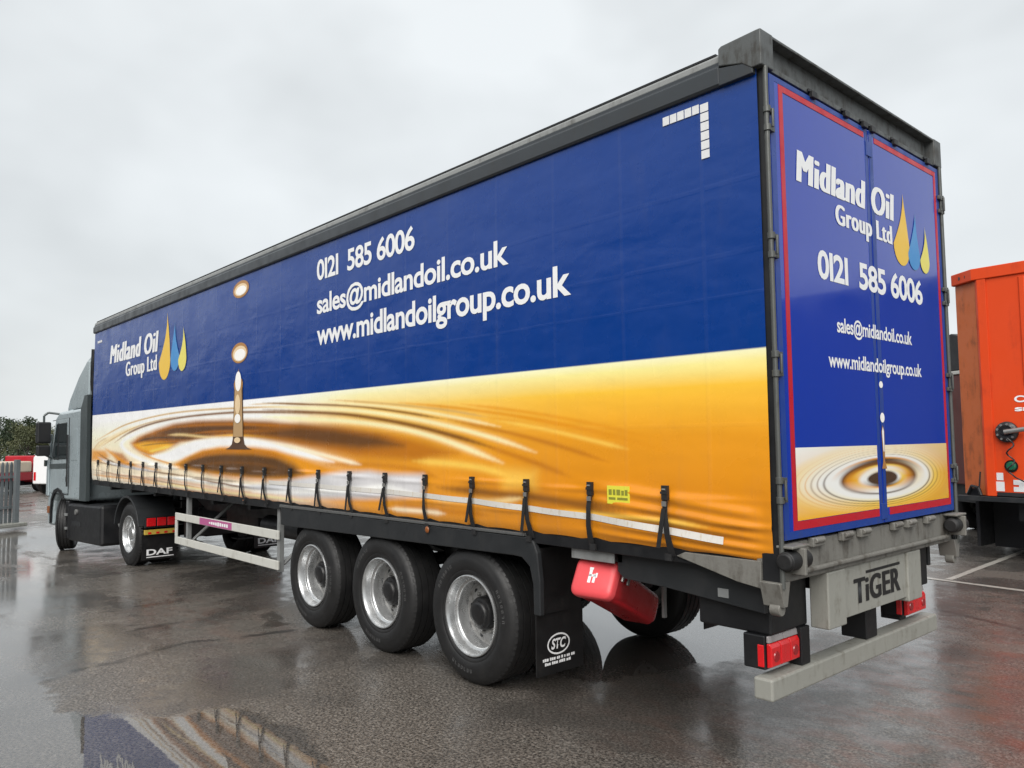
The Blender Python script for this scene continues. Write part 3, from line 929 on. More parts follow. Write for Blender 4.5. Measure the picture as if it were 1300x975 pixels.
# reflective corner marks, one square at a time
def tape(x0, x1, z0, z1):
    y = cy_at((x0 + x1) / 2, (z0 + z1) / 2)
    return MB().box((x0, y - 0.006, z0), (x1, y - 0.003, z1)).build('tape_square', MT['white_tape'], curtain)


for i in range(5):
    tape(-0.672 + i * 0.054, -0.672 + i * 0.054 + 0.047, 3.822, 3.875)
for i in range(6):
    tape(-0.400, -0.345, 3.875 - (i + 1) * 0.056, 3.875 - i * 0.056 - 0.007)
for i in range(3):
    tape(-13.36 + i * 0.10, -13.28 + i * 0.10, 3.72, 3.76)

# worn white strip along the foot of the curtain
_sx = np.linspace(-6.2, -0.32, 120)
_sz = np.interp(_sx, [-6.2, -3.67, -2.57, -1.3, -0.33], [1.455, 1.452, 1.432, 1.39, 1.325])
strip = grid_mesh('reflective_strip', np.stack([_sx, _sx]), np.stack([curtain_y(_sx, _sz - .022), curtain_y(_sx, _sz + .022)]) - 0.004, np.stack([_sz - .021, _sz + .021]), MT['strip'], curtain)

# yellow sticker
_y = cy_at(-1.08, 1.545)
stk = MB().box((-1.17, _y - 0.007, 1.488), (-0.985, _y - 0.003, 1.603)).build('sticker', MT['sticker_yellow'], curtain)
stk['label'] = 'small yellow square sticker'
_mb = MB()
for (a, b, c, d) in ((-1.155, -1.13, 1.545, 1.58), (-1.12, -1.10, 1.545, 1.58), (-1.09, -1.06, 1.545, 1.58), (-1.05, -1.03, 1.545, 1.575), (-1.022, -1.0, 1.545, 1.58),
                     (-1.155, -1.10, 1.515, 1.53), (-1.085, -1.0, 1.515, 1.53)):
    _mb.box((a, _y - 0.0085, c), (b, _y - 0.0072, d))
_mb.build('sticker_print', MT['ink_green'], curtain)

# ------------------------------------------------------------------ curtain straps
def strap_mesh(k):
    rr = random.Random(k)
    mb = MB()
    sw = rr.uniform(-0.09, 0.09)
    mb.box((-0.021, -0.028, 0.30), (0.021, -0.004, 0.385), 0)                          # buckle body
    mb.box((-0.025, -0.033, 0.335), (0.025, -0.024, 0.350), 0)
    mb.cyl((-0.012, -0.030, 0.362), (0.012, -0.030, 0.362), 0.006, 8, mi=1)
    mb.box((-0.016, -0.034, 0.262), (0.016, -0.028, 0.292), 1)
    # webbing: narrows and twists on its way to the hook
    prof = [(0.30, 0.019, -0.022), (0.22, 0.015 + rr.uniform(-.003, .004), -0.032), (0.10, 0.020, -0.026), (0.02, 0.024, -0.004), (-0.03, 0.022, 0.012)]
    for (za, wa, ya), (zb, wb, yb) in zip(prof[:-1], prof[1:]):
        ca, cb = sw * (0.3 - za), sw * (0.3 - zb)
        mb.add([(ca - wa, ya, za), (ca + wa, ya, za), (cb + wb, yb, zb), (cb - wb, yb, zb), (ca - wa, ya + .004, za), (ca + wa, ya + .004, za), (cb + wb, yb + .004, zb), (cb - wb, yb + .004, zb)],
               [(0, 1, 2, 3), (7, 6, 5, 4), (0, 3, 7, 4), (1, 5, 6, 2)], 0)
    # loose tail
    if k % 3 != 1:
        sgn = -1 if k % 2 else -0.8
        a0, a1 = (0.0, -0.036, 0.25), (sgn * rr.uniform(0.05, 0.085), -0.030, rr.uniform(0.0, 0.05))
        mb.add([(a0[0] - .016, a0[1], a0[2]), (a0[0] + .016, a0[1], a0[2]), (a1[0] + .015, a1[1], a1[2]), (a1[0] - .015, a1[1], a1[2]),
                (a0[0] - .016, a0[1] + .003, a0[2]), (a0[0] + .016, a0[1] + .003, a0[2]), (a1[0] + .015, a1[1] + .003, a1[2]), (a1[0] - .015, a1[1] + .003, a1[2])],
               [(0, 1, 2, 3), (7, 6, 5, 4), (0, 3, 7, 4), (1, 5, 6, 2), (3, 2, 6, 7)], 0)
    mb.box((-0.024, -0.004, -0.06), (0.024, 0.010, -0.02), 0)                           # hook
    return mb


MT['web'] = plain('black_webbing', (0.014, 0.014, 0.015), 0.6, 0.0, 0.3, (0.05, 0.045, 0.04), scale=30)
strap_protos = [strap_mesh(k).build('strap', [MT['web'], MT['nut']], curtain) for k in range(7)]
for i in range(21):
    x = -0.70 - i * 0.6185
    o = strap_protos[i] if i < 7 else strap_protos[(i * 3) % 7].copy()
    if i >= 7:
        COL.objects.link(o)
    o.location = (x, cy_at(x, 1.55) - 0.002, 1.235)

# ------------------------------------------------------------------ roof, rails, rear frame
MT['pole'] = plain('dull_dark_steel', (0.10, 0.105, 0.10), 0.45, 0.4, 0.6, (0.03, 0.026, 0.02), scale=12)
box_part('roof_panel', (-L + 0.05, 0.10, 4.085), (-0.12, WD - 0.10, 4.115), MT['rail_light'], trailer)
for side in (0, 1):
    def Y(a, s=side):
        return a if s == 0 else WD - a
    prof = [(Y(-0.018), 3.925), (Y(-0.030), 3.94), (Y(-0.030), 4.035), (Y(-0.012), 4.052), (Y(-0.012), 4.075), (Y(0.09), 4.075), (Y(0.09), 3.985), (Y(0.03), 3.985), (Y(0.03), 3.925)]
    MB().prism(prof, 'x', -L, -0.252, 0).build('roof_rail', MT['rail'], trailer, 0.004)
    lip = [(Y(-0.004), 4.077), (Y(-0.004), 4.112), (Y(0.025), 4.135), (Y(0.13), 4.135), (Y(0.13), 4.118), (Y(0.09), 4.077)]
    MB().prism(lip, 'x', -L, -0.252, 0).build('roof_edge', MT['rail_light'], trailer, 0.004)
    MB().prism([(Y(0.02), 4.137), (Y(0.02), 4.150), (Y(0.12), 4.150), (Y(0.12), 4.137)], 'x', -L + .02, -0.30, 0).build('roof_seal', MT['black'], trailer)
    # corner casting over the rear post
    c = MB()
    c.prism([(-0.25, 4.04), (-0.25, 4.140), (-0.23, 4.152), (-0.02, 4.160), (0.022, 4.160), (0.022, 3.955), (-0.04, 3.955), (-0.10, 4.0)], 'y', min(Y(-0.034), Y(0.10)), max(Y(-0.034), Y(0.10)), 0)
    c.build('corner_casting', MT['header'], trailer, 0.006)
    MB().prism([(-0.2515, 3.925), (-0.2515, 4.03), (-0.09, 3.998), (-0.035, 3.952), (-0.035, 3.925)], 'y', min(Y(-0.03), Y(0.06)), max(Y(-0.03), Y(0.06))).build('rail_end', MT['rail'], trailer, 0.004)
    # rear corner post and curtain tension pole
    box_part('corner_post', (-0.10, min(Y(0.012), Y(0.045)), 1.10), (0.004, max(Y(0.012), Y(0.045)), 3.955), MT['black'], trailer, 0.004)
    MB().cyl((0.018, Y(0.012), 1.10), (0.018, Y(0.012), 3.955), 0.014, 14).build('tension_pole', MT['pole'], trailer)
    for z in (3.66, 2.95, 2.30, 1.62):
        h = MB()
        for dz in (-0.055, 0.05):
            h.cyl((0.020, Y(0.012), z + dz - 0.018), (0.020, Y(0.012), z + dz + 0.018), 0.021, 12)
            lo, hi = sorted((Y(0.02), Y(0.075)))
            h.box((0.014, lo, z + dz - 0.014), (0.030, hi, z + dz + 0.014))
        h.cyl((0.045, Y(0.028), z - 0.055), (0.045, Y(0.028), z + 0.05), 0.008, 8)
        h.build('hinge', MT['pole'], trailer, 0.002)

# header over the doors: sunk channel with lips
hd = MB()
hd.box((-0.09, 0.10, 3.985), (-0.045, WD - 0.10, 4.141))
hd.box((-0.30, 0.10, 4.142), (0.018, WD - 0.10, 4.158))
hd.box((-0.045, 0.10, 3.955), (0.006, WD - 0.10, 3.985))
hd.build('header_beam', MT['header'], trailer, 0.003)
for y in (0.55, 0.98, 1.24, 1.36, 1.72, 2.30):
    k = MB().box((0.008, y - 0.03, 3.925), (0.035, y + 0.03, 3.965))
    k.box((0.0065, y - 0.045, 3.958), (0.02, y + 0.045, 3.978))
    k.build('lock_keeper', MT['black'], trailer, 0.003)

# ------------------------------------------------------------------ rear doors
def ripple_print(y, z):
    """oil ripple round (1.30, 1.625): rings as flattened ellipses"""
    y, z = np.asarray(y), np.asarray(z)
    dy, dz = (y - 1.31) / 1.02, (z - 1.632) / 0.192
    ang = np.arctan2(dz, dy)
    rho = np.sqrt(dy ** 2 + dz ** 2) * (1 + 0.025 * np.sin(3 * ang + 1))
    W_, C_, Y_, G_, A_, B_, D_ = (PAL[k] for k in 'WCYGABD')
    def lerp_cols(cols):
        k_ = [c[0] for c in cols]
        v_ = np.array([c[1] for c in cols])
        return np.stack([np.interp(rho, k_, v_[:, j]) for j in range(3)], -1)
    up = lerp_cols([(0, D_), (.20, D_), (.26, C_), (.34, W_), (.42, Y_), (.47, B_), (.60, D_), (.66, A_), (.70, W_), (.82, C_), (1.2, C_)])
    dn = lerp_cols([(0, D_), (.27, D_), (.31, A_), (.36, C_), (.44, W_), (.66, W_), (.74, L_), (.82, Y_), (1.2, G_)])
    lf = lerp_cols([(0, D_), (.20, D_), (.24, W_), (.30, W_), (.36, G_), (.48, A_), (.54, B_), (.60, W_), (.80, W_), (1.0, C_), (1.2, Y_)])
    rt = lerp_cols([(0, D_), (.20, D_), (.24, W_), (.30, Y_), (.40, A_), (.50, B_), (.57, C_), (.72, W_), (.85, Y_), (1.2, A_)])
    wu, wd = np.clip(np.sin(ang), 0, 1)[..., None] ** 1.2, np.clip(-np.sin(ang), 0, 1)[..., None] ** 1.2
    wl_, wr = np.clip(-np.cos(ang), 0, 1)[..., None] ** 2, np.clip(np.cos(ang), 0, 1)[..., None] ** 2
    c = (up * wu + dn * wd + lf * wl_ + rt * wr) / (wu + wd + wl_ + wr)
    low = 0.5 - 0.5 * np.sin(ang)
    for r0, wdt, ink, al in ((.765, .014, D_, .9), (.84, .010, B_, .75), (.91, .012, B_, .6), (.975, .008, A_, .7), (1.04, .008, A_, .5), (1.11, .007, A_, .35)):
        a_ = (np.exp(-((rho - r0) / (wdt * (0.7 + 0.6 * low))) ** 2) * al * (0.5 + 0.5 * low))[..., None]
        c = c * (1 - a_) + ink * a_
    a_ = (np.exp(-((rho - .52) / .03) ** 2) * np.clip(-np.sin(ang) * 1.6 - 0.6, 0, 1) * .9)[..., None]
    c = c * (1 - a_) + D_ * a_
    out = np.clip((rho - 1.06) / 0.2, 0, 1)[..., None]
    t = np.clip((z - 1.44) / 0.40, 0, 1)[..., None]
    side = np.clip((y - 0.2) / 2.2, 0, 1)[..., None]
    top = W_ * (1 - side) + np.array(s2l((250, 215, 150))) * side
    bgc = (G_ * (1 - t) + top * t) * (1 - 0.12 * side)
    return np.clip((c * (1 - out) + bgc * out) * 0.92, 0.004, 0.9)


L_ = PAL['L']
FX = 0.012                                  # rear face of the doors
doors = []
for k, (ya, yb) in enumerate(((0.055, 1.292), (1.312, 2.515))):
    d = box_part('door', (-0.045, ya, 1.345), (FX, yb, 3.935), MT['door_blue'], trailer, 0.006)
    d['label'] = ('left' if k == 0 else 'right') + ' blue rear door with part of the oil ripple picture'
    doors.append(d)
    # raised edge frame
    e = 0.055
    fr = MB()
    fr.box((FX, ya + .002, 1.347), (FX + .0015, ya + e, 3.933))
    fr.box((FX, yb - e * .75, 1.347), (FX + .0015, yb - .002, 3.933))
    fr.box((FX, ya + e, 1.347), (FX + .0015, yb - e * .75, 1.388))
    fr.box((FX, ya + e, 3.902), (FX + .0015, yb - e * .75, 3.933))
    fr.build('door_frame', MT['frame_blue'], d)
    # red border
    r0, r1 = (0.155, 1.235) if k == 0 else (1.395, 2.455)
    rb = MB()
    rb.box((FX, r0, 3.862), (FX + .003, r1, 3.898))
    rb.box((FX, r0, 1.392), (FX + .003, r1, 1.438))
    if k == 0:
        rb.box((FX, r0, 1.438), (FX + .003, r0 + 0.042, 3.862))
    else:
        rb.box((FX, r1 - 0.034, 1.438), (FX + .003, r1, 3.862))
    rb.build('red_border', MT['red_paint'], d)
    # oil picture, split at the door gap
    p0, p1 = (0.20, 1.237) if k == 0 else (1.353, 2.418)
    yy, zz = np.meshgrid(np.linspace(p0, p1, 150), np.linspace(1.441, 1.842, 90))
    pr = grid_mesh('oil_picture', np.full_like(yy, FX + 0.0025), yy, zz, MT['print'], d, False)
    color_attr(pr, 'print', ripple_print(yy, zz))
# gap plates and seal between the doors
box_part('door_seal', (-0.04, 1.293, 1.36), (0.006, 1.311, 3.92), MT['black'], trailer)
for z in (1.42, 3.80):
    box_part('seal_plate', (FX + .0016, 1.262, z - 0.05), (FX + 0.006, 1.342, z + 0.05), MT['frame_blue'], trailer, 0.002)


def door_text(d, body, y0, y1, z0, z1, bold=0.0, shear=0.0, spacing=1.0, strikes=0.0):
    return text_obj('lettering', body, d, MT['white_print'], (FX, y0, z0), (0, 1, 0), (0, 0, 1), y1 - y0, z1 - z0, bold, shear, 0.0022, spacing, strikes)


door_text(doors[0], 'Midland Oil', 0.32, 1.675, 3.375, 3.565, 0.0, 0.12, 1.10, 0.034)
door_text(doors[0], 'Group Ltd', 0.79, 1.62, 3.165, 3.335, 0.0, 0.0, 1.1, 0.031)
door_text(doors[0], '0I2I  585 6006', 0.54, 2.105, 2.835, 3.015, 0.026, 0.0, 0.93)
door_text(doors[0], 'sales@midlandoil.co.uk', 0.755, 1.875, 2.505, 2.63, 0.020, 0.0, 0.95)
door_text(doors[0], 'www.midlandoilgroup.co.uk', 0.63, 2.02, 2.285, 2.405, 0.020, 0.0, 0.95)
drop_on(doors[1], MT['yellow_print'], tear((1.825, 3.61), (1.775, 3.225), 0.135, 0.02), 'door', FX + 0.0028)
drop_on(doors[1], MT['blue_print'], tear((2.035, 3.51), (1.985, 3.19), 0.105, 0.0), 'door', FX + 0.0036)
drop_on(doors[1], MT['yellow_light'], tear((2.195, 3.43), (2.175, 3.17), 0.085, 0.02), 'door', FX + 0.0044)
print_stack([(oval(1.335, 2.235, 0.028, 0.022), V_WHITE)], 'drop_print', doors[1], 'door', FX + 0.0035)
print_stack([(oval(1.335, 2.02, 0.032, 0.032), V_WHITE)], 'drop_print', doors[1], 'door', FX + 0.0035)
print_stack([([(1.312, 1.93), (1.322, 1.74), (1.300, 1.69), (1.376, 1.69), (1.346, 1.74), (1.352, 1.93), (1.332, 1.97)], V_GOLD),
             ([(1.318, 1.93), (1.328, 1.80), (1.340, 1.80), (1.344, 1.93), (1.332, 1.96)], V_WHITE)], 'oil_column_print', doors[1], 'door', FX + 0.0035)

# ------------------------------------------------------------------ rear sill, buffers, name plate
sl = MB()
sl.box((-0.14, 0.02, 1.115), (-0.012, WD - 0.02, 1.325))
sl.box((-0.012, 0.16, 1.150), (0.020, WD - 0.16, 1.175))
sl.build('rear_sill', MT['sill'], trailer, 0.008)
for y in (0.42, 0.78, 1.02, 1.50, 1.72, 2.05):
    h = MB().box((-0.012, y - 0.07, 1.285), (0.022, y + 0.07, 1.335))
    h.cyl((0.022, y - 0.05, 1.318), (0.022, y + 0.05, 1.318), 0.016, 10)
    h.build('lock_bracket', MT['sill'], trailer, 0.004)
for y0, y1 in ((-0.005, 0.20), (2.345, 2.555)):
    b = MB()
    b.cyl((0.045, y0, 1.245), (0.045, y1, 1.245), 0.052, 24)
    b.cyl((0.045, y0 - 0.014, 1.245), (0.045, y0, 1.245), 0.042, 24, 0.050)
    buf = b.build('buffer', MT['rubber'], trailer, 0.006)
    br = MB().box((-0.011, y0 + 0.01, 1.312), (0.085, y1 - 0.01, 1.326))
    br.box((-0.011, (y0 + y1) / 2 - 0.012, 1.17), (0.11, (y0 + y1) / 2 + 0.012, 1.311))
    br.build('buffer_bracket', MT['sill'], buf, 0.004)
for yc in (0.03, WD - 0.03):
    m = MB()
    m.prism([(yc - 0.055, 1.13), (yc + 0.055, 1.13), (yc + 0.02, 1.0), (yc - 0.02, 1.0)], 'x', -0.10, 0.022)
    m.cyl((-0.06, yc, 0.985), (0.0, yc, 0.985), 0.035, 14)
    m.build('post_foot', MT['sill'], trailer, 0.004)
PX = -0.012
post_spots = ((0.57, 0.79), (1.70, 1.92))
for y0, y1 in post_spots:
    pm_ = MB().box((-0.13, y0, 0.785), (PX, y1, 1.113))
    pm_.build('rear_post', MT['galv'], trailer, 0.008)
plate = box_part('name_plate', (-0.07, 0.792, 0.815), (PX - 0.018, 1.698, 1.113), MT['galv'], trailer, 0.003)
text_obj('lettering', 'TiGER', plate, MT['ink'], (PX - 0.018, 0.925, 0.875), (0, 1, 0), (0, 0, 1), 0.68, 0.155, 0.012, 0.0, 0.002, 1.06, 0.02)
MB().box((PX - 0.018, 1.10, 1.045), (PX - 0.0155, 1.605, 1.062)).build('lettering_bar', MT['ink'], plate)
box_part('tool_case', (-0.62, 0.16, 0.80), (-0.145, 0.568, 1.10), MT['black'], trailer, 0.012)
box_part('tool_case', (-0.62, 1.93, 0.80), (-0.145, 2.38, 1.10), MT['black'], trailer, 0.012)
MT['lens_dark'] = plain('deep_red_lens', (0.30, 0.004, 0.008), 0.15, 0.0, 0.1, scale=12, coat=0.6)
# underrun bar on two hangers
bar = MB().box((-0.225, 0.09, 0.462), (-0.108, 2.42, 0.582))
bar.build('bumper_bar', MT['galv'], trailer, 0.012)
for y0, y1 in ((0.46, 0.56), (1.30, 1.46)):
    h = MB()
    h.prism([(-0.30, 0.584), (-0.13, 0.584), (-0.13, 0.80), (-0.30, 0.80)], 'y', y0, y1)
    h.build('bar_hanger', MT['black'], trailer, 0.006)
box_part('bar_hanger', (-0.34, 2.0, 0.584), (-0.20, 2.10, 0.80), MT['black'], trailer, 0.006)
for y0, y1 in ((0.135, 0.475), (1.98, 2.33)):
    MB().box((-0.215, y0 - 0.010, 0.63), (-0.178, y0 - 0.0005, 0.75)).build('lamp_end', MT['lens_red'], trailer, 0.003)
    lamp = box_part('tail_lamp', (-0.31, y0, 0.612), (-0.175, y1, 0.80), MT['black'], trailer, 0.008)
    n = (y1 - y0)
    for q in range(3):
        qa, qb = y0 + 0.012 + q * (n - 0.024) / 3, y0 + 0.012 + (q + 1) * (n - 0.024) / 3 - 0.006
        ln = MB().prism([(-0.172, 0.622), (-0.140, 0.632), (-0.140, 0.735), (-0.152, 0.757), (-0.172, 0.757)], 'y', qa, qb)
        ln.build('red_lens', MT['lens_red'], lamp, 0.006)
        if q != 1:
            MB().cyl((-0.1395, (qa + qb) / 2, 0.685), (-0.134, (qa + qb) / 2, 0.685), 0.030, 18, 0.026).build('lamp_ring', MT['lens_dark'], lamp)
    for q in range(2):
        MB().prism([(-0.172, 0.760), (-0.153, 0.760), (-0.160, 0.795), (-0.172, 0.797)], 'y', y0 + 0.012 + q * (n / 2 - 0.006), y0 + 0.012 + (q + 1) * (n / 2 - 0.012)).build('clear_lens', MT['lens_white'], lamp, 0.004)

# ------------------------------------------------------------------ chassis
box_part('load_floor', (-L + 0.05, 0.06, 1.235), (-0.145, WD - 0.06, 1.345), MT['black'], trailer)
for y in (0.022, WD - 0.058):
    MB().prism([(-L + .05, 1.165), (-L + .05, 1.262), (-0.16, 1.262), (-0.16, 1.165)], 'y', y, y + 0.036).build('side_rail', MT['black'], trailer, 0.004)
# scuffed grey toe rail at the rear corner
for y in (0.004, WD - 0.020):
    MB().prism([(-0.66, 1.205), (-0.60, 1.232), (-0.105, 1.232), (-0.105, 1.085), (-0.25, 1.105)], 'y', y, y + 0.016).build('toe_rail', MT['sill'], trailer, 0.003)
for y in (0.10, WD - 0.14):
    MB().prism([(-1.20, 1.234), (-0.145, 1.234), (-0.145, 0.93), (-0.80, 0.985), (-1.15, 1.00), (-1.20, 1.04)], 'y', y, y + 0.04).build('rear_valance', MT['dark_grey'], trailer, 0.005)
box_part('reflector', (-0.44, 0.094, 0.985), (-0.37, 0.0995, 1.035), MT['steel_grey'], trailer)
for y in (0.72, 1.70):
    MB().prism([(-L + 0.4, 1.234), (-0.14, 1.234), (-0.14, 0.98), (-6.2, 0.88), (-9.9, 0.88), (-10.6, 1.10), (-L + 0.4, 1.10)], 'y', y, y + 0.13).build('chassis_beam', MT['black'], trailer)
for i in range(11):
    x = -1.2 - i * 1.15
    box_part('cross_member', (x - 0.04, 0.10, 1.10), (x + 0.04, WD - 0.10, 1.233), MT['black'], trailer)
for (x, y, z) in ((-0.80, 0.085, 1.185), (-3.16, -0.004, 1.165), (-6.9, 0.018, 1.20)):
    MB().lathe([(0, -0.010), (0.016, -0.009), (0.026, -0.004), (0.028, 0.0)], 14, c=(x, y - 0.008, z)).build('side_marker', MT['lens_amber'], trailer)

# ------------------------------------------------------------------ trailer wheels
MT['disc'] = plain('dirty_wheel_disc', (0.30, 0.30, 0.295), 0.45, 0.3, 0.8, (0.05, 0.042, 0.035), scale=14)
TYRE = [(0.314, 0.050), (0.317, 0.030), (0.326, 0.016), (0.346, 0.008), (0.354, 0.0095), (0.358, 0.006), (0.395, -0.001), (0.440, -0.002), (0.446, 0.001), (0.470, 0.005), (0.492, 0.016), (0.508, 0.030), (0.512, 0.036),
        (0.520, 0.046), (0.5225, 0.050)]
for g in range(4):                                             # circumferential tread grooves
    a = 0.050 + g * 0.068
    TYRE += [(0.525, a + 0.010), (0.5255, a + 0.056), (0.513, a + 0.058), (0.513, a + 0.066), (0.525, a + 0.068)]
TYRE += [(0.520, 0.335), (0.508, 0.356), (0.470, 0.378), (0.400, 0.386), (0.340, 0.372), (0.314, 0.340)]
RIM = [(0.300, 0.050), (0.302, 0.018), (0.299, 0.010), (0.292, 0.007), (0.286, 0.010), (0.282, 0.020), (0.274, 0.036), (0.270, 0.072), (0.266, 0.082), (0.252, 0.090), (0.248, 0.094), (0.244, 0.104), (0.240, 0.200),
       (0.232, 0.215), (0.205, 0.210), (0.176, 0.190), (0.165, 0.186), (0.120, 0.186)]
RIM = [(r * 1.047 if r > 0.2 else r, y) for r, y in RIM]
HUB = [(0.134, 0.188), (0.132, 0.165), (0.128, 0.130), (0.120, 0.116), (0.102, 0.110), (0.096, 0.092), (0.086, 0.084), (0.050, 0.080), (0.0, 0.080)]


def make_wheel(parent, tyre_prof, rim_prof, hub_prof, nut_r, nut_y, hole_r, hole_y, hub_mat):
    w = bpy.data.objects.new('wheel', None)
    w.empty_display_size = 0.2
    COL.objects.link(w)
    w.parent = parent
    t = MB().lathe(tyre_prof, 72)
    # shoulder tread blocks
    n = 64
    for i in range(n):
        th = 2 * math.pi * i / n
        ct, st = math.cos(th), math.sin(th)
        tx, tz = -st, ct
        for (r0, r1, y0, y1) in ((0.502, 0.527, 0.0255, 0.056),):
            h = 0.016
            vs = []
            for s in (-h, h):
                for rr, yy in ((r0 - 0.004, y0 + 0.003), (r1 - 0.010, y0 + 0.012), (r1, y1 - 0.004), (r0, y1)):
                    vs.append((rr * ct + s * tx, yy, rr * st + s * tz))
            t.add(vs, [(0, 1, 2, 3), (7, 6, 5, 4), (0, 4, 5, 1), (1, 5, 6, 2), (2, 6, 7, 3), (3, 7, 4, 0)])
    ty = t.build('tyre', MT['rubber'], w)
    mk = MB()
    for a0 in (10, 130, 250):
        for i in range(7):
            th = R(a0 + i * 5.2)
            ct, st = math.cos(th), math.sin(th)
            for (ra, rb, o) in ((0.405, 0.432, -0.010), (0.405, 0.432, 0.004), (0.428, 0.433, -0.003)):
                if i % 3 == 1 and o > 0:
                    continue
                wdt = 0.003 if rb - ra > 0.01 else 0.009
                k = tyre_prof[7][0] / 0.440
                mk.add([((r * k) * ct - (o + q) * st, tyre_prof[7][1] - 0.0012, (r * k) * st + (o + q) * ct) for r, q in ((ra, -wdt), (rb, -wdt), (rb, wdt), (ra, wdt))], [(0, 1, 2, 3)])
    mk.build('sidewall_marks', MT['tyre_mark'], ty)['kind'] = 'stuff'
    rm = MB().lathe(rim_prof[:13], 56).build('rim', MT['rim'], w)
    if len(rim_prof) > 13:
        MB().lathe(rim_prof[12:], 56).build('wheel_disc', MT['disc'], rm)
    hb = MB().lathe(hub_prof, 24)
    hb.build('hub', hub_mat, w)
    nt = MB()
    for i in range(10):
        th = 2 * math.pi * (i + 0.5) / 10
        x, z = nut_r * math.cos(th), nut_r * math.sin(th)
        nt.cyl((x, nut_y, z), (x, nut_y - 0.032, z), 0.0145, 6, smooth=False)
        nt.cyl((x, nut_y - 0.032, z), (x, nut_y - 0.042, z), 0.008, 6, smooth=False)
    nt.build('wheel_nuts', MT['nut'], w)['kind'] = 'stuff'
    hh = MB()
    for i in range(10):
        th = 2 * math.pi * i / 10
        x, z = hole_r * math.cos(th), hole_r * math.sin(th)
        hh.cyl((x, hole_y, z), (x, hole_y - 0.004, z), 0.019, 12)
    hh.build('hand_holes', MT['black'], rm)['kind'] = 'stuff'
    return w


wheel = make_wheel(trailer, TYRE, RIM, HUB, 0.155, 0.188, 0.213, 0.211, MT['hub'])
AXLES = (-2.69, -3.985, -5.285)
first = True
for ax in AXLES:
    for side in (0, 1):
        w = wheel if first else copy_tree(wheel, trailer)
        first = False
        w.location = (ax, 0.045 if side == 0 else WD - 0.045, 0.528)
        w.rotation_euler = (0, R(random.uniform(0, 40)), 0 if side == 0 else math.pi)
    MB().cyl((ax, 0.30, 0.528), (ax, WD - 0.30, 0.528), 0.075, 16).build('axle', MT['black'], trailer)
    for y in (0.62, 1.68):
        s = MB().prism([(ax - 0.70, 1.0), (ax - 0.50, 1.0), (ax - 0.48, 0.62), (ax + 0.45, 0.58), (ax + 0.45, 0.66), (ax - 0.40, 0.70), (ax - 0.5, 0.72), (ax - 0.66, 0.66)], 'y', y, y + 0.10)
        s.cyl((ax + 0.38, y + 0.05, 0.66), (ax + 0.38, y + 0.05, 0.92), 0.13, 14)
        s.build('suspension', MT['black'], trailer)

# flat mudguards over the three axles
MT['ledge'] = plain('worn_grey_ledge', (0.085, 0.088, 0.088), 0.5, 0.0, 0.5, (0.03, 0.028, 0.025), scale=6)
for side in (0, 1):
    def Y(a, s=side):
        return a if s == 0 else WD - a
    def span(a, b):
        return min(Y(a), Y(b)), max(Y(a), Y(b))
    y0, y1 = span(0.004, 0.05)
    g = MB().prism([(-5.90, 1.005), (-5.90, 1.19), (-1.98, 1.205), (-1.90, 1.18), (-1.86, 1.10), (-1.835, 0.90), (-1.835, 0.665), (-1.90, 0.665), (-1.905, 0.88), (-1.94, 1.0), (-2.02, 1.055), (-2.10, 1.06), (-5.80, 1.0)], 'y', y0, y1)
    g.build('mudguard', MT['dark_grey'], trailer, 0.008)
    ya, yb = span(-0.006, 0.07)
    MB().prism([(-5.92, 1.193), (-5.92, 1.222), (-1.99, 1.230), (-1.985, 1.209)], 'y', ya, yb).build('mudguard_ledge', MT['ledge'], trailer, 0.004)
    y2, y3 = span(0.052, 0.46)
    box_part('mudguard_top', (-5.88, y2, 1.10), (-1.95, y3, 1.12), MT['black'], trailer)
    MB().box((-1.90, y2, 0.665), (-1.87, y3, 1.13)).build('mudguard_back', MT['flap'], trailer)
    y4, y5 = span(0.02, 0.50)
    fl = MB().box((-1.905, y4, 0.225), (-1.893, y5, 0.664)).build('mud_flap', MT['flap'], trailer, 0.003)
    fl['label'] = 'black mud flap with white oval emblem and small lettering'
    ym = (y4 + y5) / 2 - (0.02 if side == 0 else -0.02)
    fx = -1.893
    el = MB()
    ro, ri = oval(ym, 0.43, 0.115, 0.075, 32), oval(ym, 0.43, 0.103, 0.063, 32)
    el.add([(fx + .0015, a, b) for a, b in ro] + [(fx + .0015, a, b) for a, b in ri], [(i, (i + 1) % 32, 32 + (i + 1) % 32, 32 + i) for i in range(32)])
    el.build('emblem', MT['white_print'], fl)
    text_obj('lettering', 'STC', fl, MT['white_print'], (fx, ym - 0.075, 0.395), (0, 1, 0), (0, 0, 1), 0.15, 0.075, 0.03, 0.25, 0.0016)
    mk = MB()
    rr = random.Random(3)
    for row, zz in enumerate((0.322, 0.292)):
        a = ym - 0.16 + row * 0.02
        while a < ym + 0.15 - row * 0.02:
            wd = rr.choice((0.012, 0.016, 0.020))
            mk.box((fx + 0.0008, a, zz), (fx + 0.0016, a + wd, zz + rr.uniform(0.016, 0.021)))
            a += wd + rr.choice((0.004, 0.004, 0.014))
    mk.build('small_print', MT['white_print'], fl)

# grey bracket and the red extinguisher box
box_part('bracket_plate', (-1.57, 0.055, 1.095), (-1.19, 0.066, 1.215), MT['steel_grey'], trailer, 0.002)
P0 = Vector((-1.385, 0.07, 0.985))
ax_d = Vector((-0.10, 0.88, -0.46)).normalized()
bx_u = Vector((1, 0.11, 0)).normalized()
bx_u = (bx_u - ax_d * bx_u.dot(ax_d)).normalized()
bx_v = ax_d.cross(bx_u)
if bx_v.z < 0:
    bx_v = -bx_v


